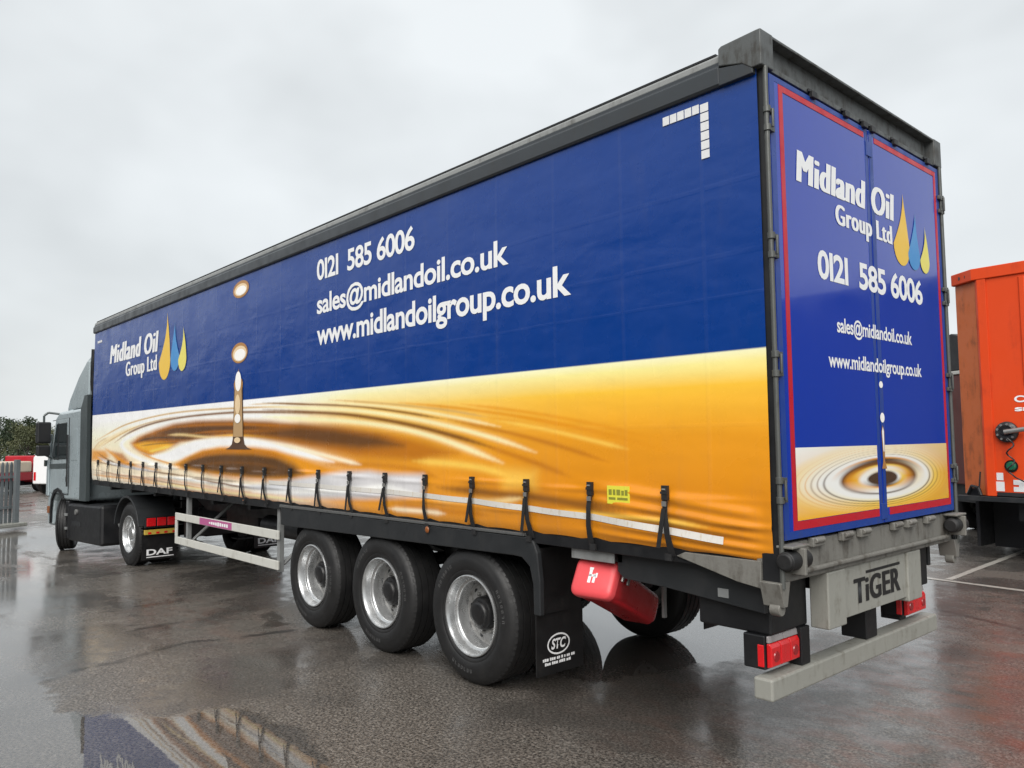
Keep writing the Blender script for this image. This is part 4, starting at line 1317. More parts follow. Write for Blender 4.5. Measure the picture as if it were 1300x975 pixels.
def rounded(hw, hh, r, n=5):
    pts = []
    for (sx, sz, a0) in ((1, 1, 0), (-1, 1, 90), (-1, -1, 180), (1, -1, 270)):
        for i in range(n + 1):
            a = R(a0 + 90 * i / n)
            pts.append((sx * (hw - r) + r * math.cos(a), sz * (hh - r) + r * math.sin(a)))
    return pts


def loft(sections, mi=0):
    """sections: (distance along axis, half width, half height, corner radius)"""
    mb = MB()
    vs, n = [], 0
    for (t, hw, hh, r) in sections:
        ring = rounded(hw, hh, r)
        n = len(ring)
        vs += [P0 + ax_d * t + bx_u * a + bx_v * b for a, b in ring]
    fs = []
    for s in range(len(sections) - 1):
        for i in range(n):
            fs.append((s * n + i, s * n + (i + 1) % n, (s + 1) * n + (i + 1) % n, (s + 1) * n + i))
    fs += [tuple(range(n)), tuple(range((len(sections) - 1) * n, len(sections) * n))]
    return mb.add(vs, fs, mi, True)


ext = loft([(0.055, 0.158, 0.128, 0.05), (0.16, 0.155, 0.126, 0.05), (0.17, 0.148, 0.120, 0.05), (0.62, 0.138, 0.112, 0.05), (0.68, 0.11, 0.09, 0.05)]).build('extinguisher_box', MT['red_box'], trailer)
ext['label'] = 'red plastic fire extinguisher box slung under the trailer'
loft([(-0.012, 0.135, 0.108, 0.05), (0.0, 0.158, 0.130, 0.055), (0.012, 0.165, 0.136, 0.055), (0.054, 0.165, 0.136, 0.055)]).build('lid', MT['red_lid'], ext)
sym = MB()
for (a, b, w, h) in ((-0.02, 0.0, 0.012, 0.045), (0.016, -0.012, 0.010, 0.030), (-0.002, 0.006, 0.03, 0.008), (-0.02, 0.052, 0.016, 0.008), (0.030, 0.01, 0.008, 0.016)):
    c = [P0 - ax_d * 0.0135 + bx_u * (a + sx * w) + bx_v * (b + sz * h) for sx, sz in ((-1, -1), (1, -1), (1, 1), (-1, 1))]
    sym.add(c, [(0, 1, 2, 3)])
sym.build('flame_symbol', MT['white_print'], ext)
lt = MB()
for t in (0.10, 0.17):
    c = P0 + ax_d * t + bx_u * 0.160
    lt.cyl(c + bx_v * 0.02, c + bx_v * 0.06, 0.012, 8)
lt.build('latch', MT['nut'], ext)
for t in (0.30, 0.56):
    MB().cyl(P0 + ax_d * t + bx_v * 0.11, P0 + ax_d * t + Vector((0, 0, 0.5)), 0.014, 8).build('box_hanger', MT['black'], ext)
MB().box((-1.235, 0.60, 0.66), (-1.215, 0.63, 1.10)).build('box_stay', MT['steel_grey'], trailer)

# ------------------------------------------------------------------ side guards, landing legs, tanks
for side in (0, 1):
    def Y(a, s=side):
        return a if s == 0 else WD - a
    def span(a, b):
        return min(Y(a), Y(b)), max(Y(a), Y(b))
    y0, y1 = span(0.035, 0.06)
    frame = MB().box((-9.29, y0, 0.825), (-6.03, y1, 0.925)).build('guard_rail', MT['white_frame'], trailer, 0.006)
    MB().box((-9.29, y0, 0.495), (-6.03, y1, 0.595)).build('guard_rail', MT['white_frame'], trailer, 0.006)
    MB().box((-9.29, y0, 0.597), (-9.23, y1, 0.823)).build('guard_end', MT['white_frame'], trailer, 0.004)
    y2, y3 = span(0.062, 0.12)
    for x in (-8.90, -6.08):
        MB().box((x - 0.03, y2, 0.47), (x + 0.03, y3, 1.234)).build('guard_post', MT['steel_grey'], trailer, 0.004)
        ya, yb = Y(0.13), Y(0.72)
        MB().cyl((x, ya, 0.55), (x, yb, 1.05), 0.022, 8).build('guard_brace', MT['steel_grey'], trailer)
    if side == 0:
        st = MB().box((-8.35, y0 - 0.003, 0.832), (-7.30, y0 - 0.0005, 0.918)).build('sticker', MT['pink'], trailer)
        st['label'] = 'pink sticker on the white side guard'
        z_ = MB()
        for i in range(9):
            a = -8.02 + i * 0.07
            h = random.uniform(0.02, 0.05)
            z_.box((a, y0 - 0.005, 0.872 - h / 2), (a + 0.05, y0 - 0.0035, 0.872 + h / 2))
        z_.build('sticker_print', MT['white_print'], st)
    yl = Y(0.86)
    lg = MB().box((-10.97, yl - 0.07, 0.50), (-10.83, yl + 0.07, 1.10))
    lg.box((-10.95, yl - 0.055, 0.30), (-10.85, yl + 0.055, 0.50))
    lg.box((-11.05, yl - 0.13, 0.27), (-10.75, yl + 0.13, 0.30))
    lg.build('landing_leg', MT['black'], trailer, 0.006)
MB().cyl((-6.3, 0.52, 0.86), (-7.3, 0.52, 0.86), 0.125, 20).build('air_tank', MT['black'], trailer)
MB().cyl((-6.3, 2.0, 0.86), (-7.3, 2.0, 0.86), 0.125, 20).build('air_tank', MT['black'], trailer)
box_part('pallet_box', (-9.6, 0.9, 0.62), (-8.5, 1.65, 0.88), MT['black'], trailer, 0.01)
bulk = box_part('front_bulkhead', (-L - 0.04, 0.03, 1.235), (-L + 0.02, WD - 0.03, 4.10), MT['rail'], trailer, 0.006)
far_c = box_part('far_curtain', (-L + 0.03, WD - 0.012, 1.24), (-0.105, WD - 0.002, 3.96), MT['frame_blue'], trailer)
far_c['label'] = 'blue curtain on the far side'

# ------------------------------------------------------------------ tractor unit (local x: +x to the rear, origin under the drive axle)
tractor = thing('tractor_unit', 'grey two-axle tractor unit with tall roof fairing pulling the curtain trailer', 'lorry cab', (-11.66, 1.275, -0.08), R(2.2))
tractor.rotation_euler = (0, R(-1.5), R(2.2))
HW = 1.22
MT['board'] = plain('yellow_marker_board', (0.50, 0.36, 0.06), 0.4, 0.0, 0.4, (0.2, 0.12, 0.03), scale=12)
# cab body: side profile (x, z) extruded, with wheel arch
cabp = [(-2.42, 0.98), (-2.42, 2.62), (-2.50, 2.74), (-4.05, 2.74), (-4.28, 2.66), (-4.62, 1.95), (-4.74, 1.55), (-4.76, 0.62), (-4.70, 0.45), (-4.42, 0.45),
        (-4.40, 0.75), (-4.33, 0.95), (-4.18, 1.08), (-3.95, 1.13), (-3.72, 1.08), (-3.56, 0.98)]
cb = MB().prism(cabp, 'y', -HW, HW).build('cab_body', MT['cab'], tractor, 0.07)
cb.modifiers['bevel'].segments = 4
for s in (-1, 1):
    def S(a, b, s=s):
        return min(s * a, s * b), max(s * a, s * b)
    y0, y1 = S(HW, HW + 0.012)
    dr = MB().prism([(-3.30, 1.12), (-3.30, 2.58), (-4.18, 2.58), (-4.50, 1.85), (-4.56, 1.12)], 'y', y0, y1).build('door', MT['cab'], tractor, 0.006)
    y2, y3 = S(HW + 0.012, HW + 0.018)
    MB().prism([(-3.40, 1.78), (-3.40, 2.50), (-4.13, 2.50), (-4.42, 1.86), (-4.30, 1.78)], 'y', y2, y3).build('window', MT['glass'], dr, 0.003)
    MB().prism([(-3.96, 1.77), (-4.00, 1.77), (-4.00, 2.51), (-3.96, 2.51)], 'y', *S(HW + 0.018, HW + 0.024)).build('window_bar', MT['black'], dr)
    for zz in (1.10, 2.585):
        MB().box((-4.45, S(HW + .001, HW + .010)[0], zz - 0.012), (-3.29, S(HW + .001, HW + .010)[1], zz)).build('door_gap', MT['black'], tractor)
    MB().box((-3.298, S(HW + .001, HW + .010)[0], 1.09), (-3.278, S(HW + .001, HW + .010)[1], 2.585)).build('door_gap', MT['black'], tractor)
    MB().prism([(-2.75, 1.75), (-2.75, 2.35), (-3.15, 2.35), (-3.15, 1.75)], 'y', *S(HW + 0.001, HW + 0.006)).build('side_panel', MT['cab'], tractor, 0.002)
    MB().cyl((-3.22, s * (HW + 0.05), 1.25), (-3.22, s * (HW + 0.05), 2.25), 0.016, 8).build('grab_handle', MT['black'], tractor)
    for zz in (0.42, 0.68):
        MB().box((-3.62, S(HW - .05, HW + .02)[0], zz), (-3.34, S(HW - .05, HW + .02)[1], zz + 0.05)).build('step', MT['steel_grey'], tractor, 0.006)
    MB().prism([(-4.58, 1.05), (-4.76, 1.05), (-4.74, 1.58), (-4.50, 2.30), (-4.42, 2.30), (-4.60, 1.58)], 'y', *S(HW + 0.001, HW + 0.035)).build('corner_deflector', MT['cab'], tractor, 0.012)
    MB().box((-4.70, S(HW + .001, HW + .02)[0], 0.70), (-4.50, S(HW + .001, HW + .02)[1], 0.84)).build('indicator', MT['lens_amber'], tractor, 0.005)
    MB().box((-3.44, y2, 1.34), (-3.34, y3 + 0.0, 1.44)).build('handle', MT['black'], dr, 0.002)
    yt, yb = S(HW + 0.012, HW + 0.022)
    MB().box((-4.56, yt, 1.60), (-3.32, yb, 1.70)).build('door_trim', MT['cab_dark'], dr, 0.004)
    # collar between cab and trailer
    y4, y5 = S(HW - 0.05, HW + 0.025)
    MB().prism([(-2.50, 0.99), (-2.50, 2.70), (-2.28, 2.95), (-2.12, 2.95), (-2.12, 0.99)], 'y', y4, y5).build('side_collar', MT['cab_dark'], tractor, 0.006)
    # wheel arch lip and step
    MB().prism([(-4.42, 0.50), (-4.40, 0.76), (-4.33, 0.97), (-4.18, 1.10), (-3.95, 1.15), (-3.72, 1.10), (-3.56, 1.0), (-3.52, 1.0), (-3.68, 1.17), (-3.95, 1.22), (-4.22, 1.17), (-4.40, 1.0), (-4.47, 0.78), (-4.47, 0.50)], 'y', *S(HW + 0.001, HW + 0.03)).build('wheel_arch', MT['black'], tractor, 0.004)
    # fuel tank / battery box with cap
    tk = MB().box((-3.30, S(0.62, HW)[0], 0.22), (-1.30, S(0.62, HW)[1], 0.93)).build('fuel_tank', MT['black'], tractor, 0.05)
    yc = s * (HW + 0.001)
    MB().cyl((-2.7, yc, 0.78), (-2.7, yc + s * 0.03, 0.78), 0.05, 14).build('tank_cap', MT['nut'], tk)
    MB().box((-3.0, S(HW + .001, HW + .006)[0], 0.52), (-2.45, S(HW + .001, HW + .006)[1], 0.60)).build('tank_plate', MT['dark_grey'], tk)
    # cab side lower skirt
    MB().box((-3.50, S(0.7, HW - 0.01)[0], 0.25), (-3.32, S(0.7, HW - 0.01)[1], 0.97)).build('step_box', MT['black'], tractor, 0.02)
    # mirrors
    my = s * (HW + 0.19)
    mr = MB().tube([(-4.22, s * HW * 0.9, 2.70), (-4.34, s * (HW + 0.12), 2.74), (-4.36, my, 2.68), (-4.36, my, 2.50)], 0.022).build('mirror_arm', MT['cab_dark'], tractor)
    MB().box((-4.46, my - 0.13, 2.12), (-4.32, my + 0.13, 2.55)).build('mirror', MT['black'], tractor, 0.03)
    MB().box((-4.45, my - 0.12, 1.86), (-4.33, my + 0.12, 2.08)).build('mirror', MT['black'], tractor, 0.03)
    MB().tube([(-4.42, s * HW, 1.80), (-4.38, my, 1.90)], 0.018).build('mirror_arm', MT['cab_dark'], tractor)
    # drive axle: mudguard, tail lamp, flap
    gy0, gy1 = S(0.62, HW + 0.01)
    arc_o = [(0.60 * math.cos(a), 0.53 + 0.60 * math.sin(a)) for a in np.linspace(R(12), R(168), 18)]
    arc_i = [(0.565 * math.cos(a), 0.53 + 0.565 * math.sin(a)) for a in np.linspace(R(168), R(12), 18)]
    MB().prism(arc_o + arc_i, 'y', gy0, gy1).build('mudguard', MT['dark_grey'], tractor, 0.006)
    tl = MB().box((0.66, S(0.68, 1.17)[0], 0.63), (0.72, S(0.68, 1.17)[1], 0.80)).build('tail_lamp', MT['black'], tractor, 0.006)
    for q in range(3):
        a, b = S(0.69 + q * 0.16, 0.83 + q * 0.16)
        MB().box((0.721, a, 0.655), (0.735, b, 0.785)).build('red_lens', MT['lens_red'], tl, 0.006)
    am = MB().box((0.66, S(0.68, 1.17)[0], 0.525), (0.715, S(0.68, 1.17)[1], 0.60)).build('marker_board', MT['board'], tractor, 0.004)
    for q in range(4):
        a, b = S(0.70 + q * 0.125, 0.75 + q * 0.125)
        MB().box((0.7155, a, 0.535), (0.718, b, 0.565)).build('board_stripe', MT['lens_red'], am)
    fp = MB().box((0.66, S(0.66, 1.20)[0], 0.13), (0.672, S(0.66, 1.20)[1], 0.535)).build('mud_flap', MT['flap'], tractor)
    yl = S(0.66, 1.20)[0] + 0.07
    text_obj('lettering', 'DAF', fp, MT['white_print'], (0.672, yl, 0.20), (0, 1, 0), (0, 0, 1), 0.40, 0.095, 0.03, 0.0, 0.002)
    MB().box((0.6725, yl, 0.165), (0.675, yl + 0.42, 0.178)).build('lettering_bar', MT['white_print'], fp)
# roof fairing with side wings
fp_ = [(-4.05, 2.742), (-3.86, 3.0), (-3.30, 3.40), (-2.80, 3.66), (-2.40, 3.78), (-2.24, 3.78), (-2.24, 2.742)]
fa = MB().prism(fp_, 'y', -1.08, 1.08).build('roof_fairing', MT['cab'], tractor, 0.05)
for s in (-1, 1):
    lo, hi = sorted((s * 1.085, s * 1.20))
    MB().prism([(-3.3, 2.745), (-2.80, 3.30), (-2.32, 3.60), (-2.20, 3.60), (-2.20, 2.955), (-2.38, 2.745)], 'y', lo, hi).build('fairing_wing', MT['cab'], tractor, 0.02)
    MB().tube([(-2.25, s * 1.12, 2.9), (-2.14, s * 1.14, 3.55), (-2.12, s * 1.14, 3.80)], 0.045, 10).build('intake_pipe', MT['black'], tractor)
MB().prism([(-4.30, 2.60), (-4.60, 2.56), (-4.60, 2.59), (-4.20, 2.72)], 'y', -1.1, 1.1).build('sun_visor', MT['black'], tractor, 0.004)
MB().prism([(-4.285, 2.60), (-4.61, 1.98), (-4.625, 1.985), (-4.30, 2.61)], 'y', -1.1, 1.1).build('windscreen', MT['glass'], tractor)
for y in (-0.42, 0.36):
    box_part('frame_rail', (-4.2, y, 0.62), (0.95, y + 0.07, 0.88), MT['black'], tractor)
MB().cyl((0.02, 0, 1.02), (0.02, 0, 1.09), 0.45, 24).build('fifth_wheel', MT['black'], tractor)
box_part('fifth_wheel_base', (-0.35, -0.5, 0.88), (0.4, 0.5, 1.02), MT['black'], tractor, 0.02)
box_part('silencer', (-1.25, 0.5, 0.4), (-0.75, 1.15, 0.9), MT['black'], tractor, 0.04)
MB().cyl((-1.2, -0.80, 0.62), (-0.70, -0.80, 0.62), 0.17, 18).build('air_tank', MT['steel_grey'], tractor)
MB().cyl((0, -0.9, 0.5), (0, 0.9, 0.5), 0.09, 14).build('axle', MT['black'], tractor)
box_part('rear_crossbeam', (0.85, -0.62, 0.45), (0.95, 0.62, 0.72), MT['black'], tractor, 0.01)

# tractor wheels: drive rims are dished inwards, steer rims bulge outwards
DR_T = [(r * 0.955, y * 0.78) for r, y in TYRE]
DR_R = [(r * 0.955, y * 0.9) for r, y in RIM]
DR_H = [(0.12, 0.15), (0.115, 0.07), (0.10, 0.04), (0.0, 0.03)]
dw = make_wheel(tractor, DR_T, DR_R, DR_H, 0.138, 0.168, 0.203, 0.19, MT['rim'])
ST_R = [(0.287, 0.045), (0.288, 0.015), (0.278, 0.008), (0.268, 0.02), (0.25, 0.06), (0.235, 0.085), (0.20, 0.05), (0.17, -0.005), (0.12, -0.012)]
sw = make_wheel(tractor, DR_T, ST_R, [(0.122, -0.012), (0.11, -0.04), (0.08, -0.055), (0.0, -0.06)], 0.145, -0.005, 0.212, 0.062, MT['rim'])
for base, xx in ((dw, 0.0), (sw, -3.95)):
    for s in (-1, 1):
        w = base if s == -1 else copy_tree(base, tractor)
        w.location = (xx, s * 1.19, 0.503)
        w.rotation_euler = (0, R(random.uniform(0, 36)), (0 if s == -1 else math.pi) + (R(-24) if xx < -1 else 0))
for s in (-1, 1):
    inner = MB().lathe(DR_T, 48).build('inner_tyre', MT['rubber'], tractor)
    inner.location = (0, s * 0.86, 0.503)
    inner.rotation_euler = (0, 0, 0 if s == -1 else math.pi)

# ------------------------------------------------------------------ orange trailer beside it, headboard towards us
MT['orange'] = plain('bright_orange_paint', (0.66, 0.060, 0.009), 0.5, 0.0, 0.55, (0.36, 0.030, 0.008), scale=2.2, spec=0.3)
MT['orange_post'] = plain('duller_orange_paint', (0.52, 0.115, 0.022), 0.5, 0.0, 0.85, (0.20, 0.055, 0.018), scale=4)  # duller, blotchier orange for the corner post
MT['orange_dark'] = plain('dark_red_oxide', (0.13, 0.026, 0.014), 0.5, 0.0, 0.5, scale=4)  # dark red of the side walls
org = thing('orange_trailer', 'bright orange box body with air couplings parked right of the curtain trailer', 'trailer', (-1.86, 9.3, 0), R(-4))
OW = 2.5
box_part('headboard', (0.02, 0.0, 0.99), (OW, 0.06, 4.28), MT['orange'], org, 0.01)
# folded corner post turned towards the left
MB().prism([(-0.42, 0.30), (-0.03, 0.045), (-0.005, 0.07), (-0.39, 0.34)], 'z', 0.985, 4.24).build('corner_post', MT['orange_post'], org, 0.006)
MB().prism([(-0.02, 0.02), (0.02, -0.02), (0.14, -0.02), (0.14, -0.001), (0.02, -0.001), (0.0, 0.06)], 'z', 0.985, 4.26).build('post_fold', MT['orange'], org, 0.004)
tb = MB().prism([(-0.45, 0.31), (-0.45, 0.24), (-0.05, -0.03), (OW, -0.03), (OW, 0.08), (0.0, 0.08), (-0.40, 0.36)], 'z', 4.245, 4.42).build('top_beam', MT['orange'], org, 0.01)
for dx in (-0.26, -0.16):
    MB().cyl((dx, 0.085 - (dx + 0.16) * 0.66 + 0.02, 4.33), (dx - 0.03, 0.045 - (dx + 0.16) * 0.66 + 0.02, 4.33), 0.03, 12).build('bolt', MT['black'], tb)
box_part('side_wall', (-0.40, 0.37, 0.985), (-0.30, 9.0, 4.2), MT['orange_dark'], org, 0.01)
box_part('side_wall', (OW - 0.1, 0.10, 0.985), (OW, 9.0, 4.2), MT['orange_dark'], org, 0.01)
box_part('body_floor', (-0.28, 0.10, 0.93), (OW - .11, 9.0, 1.08), MT['black'], org)
MB().box((-0.42, -0.04, 0.90), (OW, 0.10, 0.975)).build('bottom_beam', MT['dark_grey'], org, 0.006)
cp = MB().lathe([(0.0, -0.10), (0.05, -0.105), (0.06, -0.08), (0.10, -0.085), (0.125, -0.06), (0.15, -0.05), (0.155, -0.02), (0.14, 0.0)], 24, c=(0.33, -0.004, 1.93))
coup = cp.build('coupling', MT['hub'], org)
cpb = MB()
for i in range(9):
    th = 2 * math.pi * i / 9
    cpb.cyl((0.33 + 0.115 * math.cos(th), -0.09, 1.93 + 0.115 * math.sin(th)), (0.33 + 0.115 * math.cos(th), -0.07, 1.93 + 0.115 * math.sin(th)), 0.017, 8)
cpb.cyl((0.33, -0.13, 1.93), (0.60, -0.12, 1.97), 0.035, 10)
cpb.build('coupling_bolts', MT['nut'], coup)
MT['green'] = plain('green_valve_cap', (0.01, 0.13, 0.07), 0.3, 0.0, 0.2, scale=20)
MB().lathe([(0.0, -0.05), (0.05, -0.045), (0.068, -0.02), (0.07, 0.0)], 20, c=(0.355, -0.003, 1.43)).build('valve_cap', MT['green'], org)
MB().lathe([(0.09, -0.012), (0.09, 0.0), (0.071, 0.0), (0.071, -0.012)], 20, c=(0.355, -0.002, 1.43)).build('valve_ring', MT['black'], org)
for (x0, x1, z0, z1) in ((0.14, 0.25, 1.06, 1.20), (0.15, 0.24, 1.22, 1.33), (0.37, 0.52, 1.06, 1.13), (0.37, 0.52, 1.16, 1.23), (0.44, 0.52, 1.13, 1.16), (0.60, 0.75, 1.06, 1.23)):
    MB().box((x0, -0.006, z0), (x1, -0.001, z1)).build('warning_label', MT['white_tape'], org)
for x0 in (0.62, 1.24, 1.86):
    MB().prism([(x0 - 0.05, -0.001), (x0 - 0.03, -0.022), (x0 + 0.03, -0.022), (x0 + 0.05, -0.001)], 'z', 2.62, 4.20).build('panel_rib', MT['orange'], org, 0.003)
MB().box((0.15, -0.012, 0.99), (OW, -0.001, 1.045)).build('kick_strip', MT['dark_grey'], org)
hs = [(0.36, -0.12, 1.84)] + [(0.40 + 0.05 * math.sin(i * 0.9), -0.14 + 0.03 * math.cos(i * 0.9), 1.80 - i * 0.035) for i in range(16)] + [(0.55, -0.05, 1.2)]
MB().tube(hs, 0.011, 6).build('air_hose', MT['black'], org)
text_obj('lettering', 'CHA', org, MT['white_print'], (0.44, -0.001, 2.36), (1, 0, 0), (0, 0, 1), 0.42, 0.10, 0.03, 0.0, 0.004)
text_obj('lettering', 'safe', org, MT['white_print'], (0.44, -0.001, 2.23), (1, 0, 0), (0, 0, 1), 0.42, 0.085, 0.03, 0.0, 0.004)
MB().tube([(-0.30, 0.10, 0.99), (-0.22, 0.04, 1.12), (-0.10, -0.02, 1.10), (-0.06, -0.03, 0.99)], 0.022, 8).build('grab_rail', MT['black'], org)
MB().tube([(-0.10, -0.02, 1.0), (-0.06, -0.03, 1.34)], 0.012, 8).build('hose_stub', MT['black'], org)
for x0 in (0.35, 1.9):
    MB().box((x0, 0.2, 0.62), (x0 + 0.16, 8.8, 0.925)).build('chassis_beam', MT['black'], org)
ow = make_wheel(org, TYRE, RIM, HUB, 0.155, 0.188, 0.213, 0.211, MT['hub'])
for i, (yy, s) in enumerate(((6.2, -1), (6.2, 1), (7.5, -1), (7.5, 1))):
    w = ow if i == 0 else copy_tree(ow, org)
    w.rotation_euler = (0, 0, R(-90) if s < 0 else R(90))
    w.location = (-0.24 if s < 0 else OW - 0.06, yy, 0.528)
fw = copy_tree(ow, org)
fw.location = (0.98, 0.35, 0.528)
fw.rotation_euler = (0, 0, R(-12))
box_part('underbody_shade', (-0.30, 1.0, 0.12), (OW - 0.12, 1.08, 0.93), MT['black'], org)  # black sheet put in as the darkness under the body
box_part('side_shade', (-0.36, 0.5, 0.16), (-0.31, 5.5, 0.93), MT['black'], org)  # black sheet standing in for shade below the side wall
box_part('landing_leg', (0.05, 3.2, 0.1), (0.2, 3.35, 0.93), MT['black'], org)
box_part('landing_leg', (1.9, 3.2, 0.1), (2.05, 3.35, 0.93), MT['black'], org)

# dark red body behind it
drb = thing('dark_red_trailer', 'dark red trailer with black sheeted top just behind the rear doors', 'trailer', (-3.35, 12.6, 0), R(-35))
MT['dark_red'] = plain('dark_red_paint', (0.10, 0.018, 0.014), 0.4, 0.0, 0.4, scale=3)
MB().box((-0.9, 0, 0.95), (0.9, 5.0, 3.05)).build('body_side', MT['dark_red'], drb, 0.02)
MB().box((-0.94, -0.03, 3.052), (0.94, 5.03, 3.12)).build('white_rail', MT['white_frame'], drb, 0.01)
MB().prism([(-0.92, 3.122), (-0.86, 3.60), (0, 3.85), (0.86, 3.60), (0.92, 3.122)], 'y', -0.02, 5.02).build('sheet_cover', MT['black'], drb, 0.02)
MB().box((-0.5, 0.2, 0.6), (0.5, 4.8, 0.949)).build('chassis_beam', MT['black'], drb)
rw = make_wheel(drb, TYRE, RIM, HUB, 0.155, 0.188, 0.213, 0.211, MT['hub'])
for i, (xx, yy) in enumerate(((-0.85, 3.8), (0.85, 3.8), (-0.85, 0.9), (0.85, 0.9))):
    w = rw if i == 0 else copy_tree(rw, drb)
    w.rotation_euler = (0, 0, R(-90) if xx < 0 else R(90))
    w.location = (xx, yy, 0.528)

# ------------------------------------------------------------------ palisade fence by the gate
MT['palisade'] = plain('galvanised_palisade', (0.17, 0.19, 0.20), 0.5, 0.3, 0.5, scale=4)
fen = thing('palisade_fence', 'grey steel palisade fence at the left edge of the yard', 'fence', (-19.4, -0.15, 0), R(-64))
pale_me = None
for i in range(36):
    if pale_me is None:
        p = MB().prism([(-0.035, 0.06), (-0.035, 1.42), (-0.012, 1.50), (0.012, 1.50), (0.035, 1.42), (0.035, 0.06)], 'y', -0.012, 0.012).build('pale', MT['palisade'], fen, 0.004)
        pale_me = p
    else:
        p = pale_me.copy()
        COL.objects.link(p)
    p.location = (0.06 + i * 0.105, 0, 0)
for z in (0.45, 1.15):
    MB().box((0.0, 0.014, z - 0.03), (3.85, 0.055, z + 0.03)).build('fence_rail', MT['palisade'], fen)
for x in (0.1, 1.9, 3.75):
    MB().box((x - 0.05, 0.057, 0), (x + 0.05, 0.15, 1.55)).build('fence_post', MT['palisade'], fen)
MB().box((-0.1, -0.15, 0.0), (3.95, 0.25, 0.09)).build('kerb_base', MT['galv'], fen, 0.02)

lp = thing('bollard_post', 'round white-capped post rising behind the palisade fence', 'post', (-21.8, -0.62, 0))
MB().cyl((0, 0, 0), (0, 0, 1.55), 0.11, 14).build('post_tube', MT['palisade'], lp)
MB().lathe([(0.0, 0.22), (0.09, 0.20), (0.15, 0.12), (0.16, 0.0)], 18).build('post_cap', MT['white_print'], lp).matrix_local = Matrix.Translation((0, 0, 1.55)) @ Matrix.Rotation(R(90), 4, 'X')

# ------------------------------------------------------------------ red lorry and white van across the yard
MT['red_lorry'] = plain('red_lorry_paint', (0.36, 0.012, 0.022), 0.4, 0.0, 0.25, scale=1.5)
MT['cream'] = plain('cream_roof', (0.62, 0.52, 0.40), 0.5, 0.0, 0.2, scale=1.5)
rl = thing('red_lorry', 'red lorry with pale load parked beyond the fence', 'lorry', (-35.2, 2.75, 0), R(-52))
rl.scale = (0.63, 0.63, 0.63)
MB().prism([(-0.9, 0.6), (-1.0, 1.5), (-0.75, 2.25), (0.35, 2.30), (0.45, 0.6)], 'y', -1.1, 1.1).build('cab', MT['red_lorry'], rl, 0.08)
MB().prism([(-1.005, 1.45), (-0.80, 2.10), (-0.81, 2.12), (-1.02, 1.47)], 'y', -0.95, 0.95).build('windscreen', MT['glass'], rl)
MB().prism([(-0.78, 1.45), (-0.62, 2.05), (0.2, 2.05), (0.2, 1.45)], 'y', -1.115, -1.102).build('side_window', MT['glass'], rl)
MB().box((0.55, -1.15, 0.75), (5.5, 1.15, 1.25)).build('load_bed', MT['red_lorry'], rl, 0.03)
MB().box((0.55, -1.12, 1.26), (5.5, 1.12, 1.95)).build('load', MT['cream'], rl, 0.08)
MB().box((-0.9, -0.5, 0.4), (5.4, 0.5, 0.74)).build('chassis_beam', MT['black'], rl)
rlw = MB().lathe([(0.0, -0.02), (0.26, -0.01), (0.28, 0.0), (0.46, -0.01), (0.48, 0.04), (0.48, 0.28), (0.3, 0.3), (0, 0.3)], 24).build('wheel', MT['rubber'], rl)
for i, (xx, s) in enumerate(((-0.25, -1), (-0.25, 1), (4.2, -1), (4.2, 1))):
    w = rlw if i == 0 else rlw.copy()
    if i:
        COL.objects.link(w)
    w.location = (xx, s * 1.12, 0.48)
    w.rotation_euler = (0, 0, 0 if s < 0 else math.pi)
wv = thing('white_van', 'white van with red side parked beside the grey cab', 'van', (-32.0, 4.2, 0), R(118))
wv.scale = (0.9, 0.9, 0.9)
MB().prism([(-1.0, 0.45), (-1.0, 1.55), (-0.9, 1.66), (0.9, 1.66), (1.0, 1.55), (1.0, 0.45)], 'x', -1.6, 1.6).build('van_body', MT['white_print'], wv, 0.05)
MB().box((-1.2, -1.012, 0.7), (1.3, -1.002, 1.1)).build('side_panel', MT['red_lorry'], wv)
MB().box((-1.612, -0.35, 1.2), (-1.602, 0.35, 1.45)).build('rear_window', MT['glass'], wv)
for s in (-1, 1):
    MB().box((-1.615, s * 0.86 - 0.06, 0.6), (-1.603, s * 0.86 + 0.06, 0.95)).build('tail_lamp', MT['lens_red'], wv)
for xx in (-1.0, 1.0):
    for s in (-1, 1):
        w = rlw.copy()
        COL.objects.link(w)
        w.parent = wv
        w.scale = (0.7, 0.7, 0.7)
        w.location = (xx, s * 0.99, 0.34)
        w.rotation_euler = (0, 0, 0 if s < 0 else math.pi)

# ------------------------------------------------------------------ trees beyond the yard
def leaf_mat(name, a, b):
    M = Mat(name)
    p = M.pos()
    n = M.noise(p, 0.9, 3)
    M.set(Base_Color=M.mix(M.ramp(n, 0.35, 0.65), a, b), Roughness=0.6, Specular_IOR_Level=0.3)
    return M.m


LEAF = [leaf_mat('dark_leaves', (0.020, 0.034, 0.018), (0.040, 0.058, 0.028)), leaf_mat('olive_leaves', (0.05, 0.06, 0.026), (0.09, 0.095, 0.04)), leaf_mat('mid_leaves', (0.032, 0.05, 0.024), (0.06, 0.075, 0.034))]
MT['bark'] = plain('grey_bark', (0.06, 0.05, 0.04), 0.8, 0.0, 0.4, scale=5, bumpy=0.5)


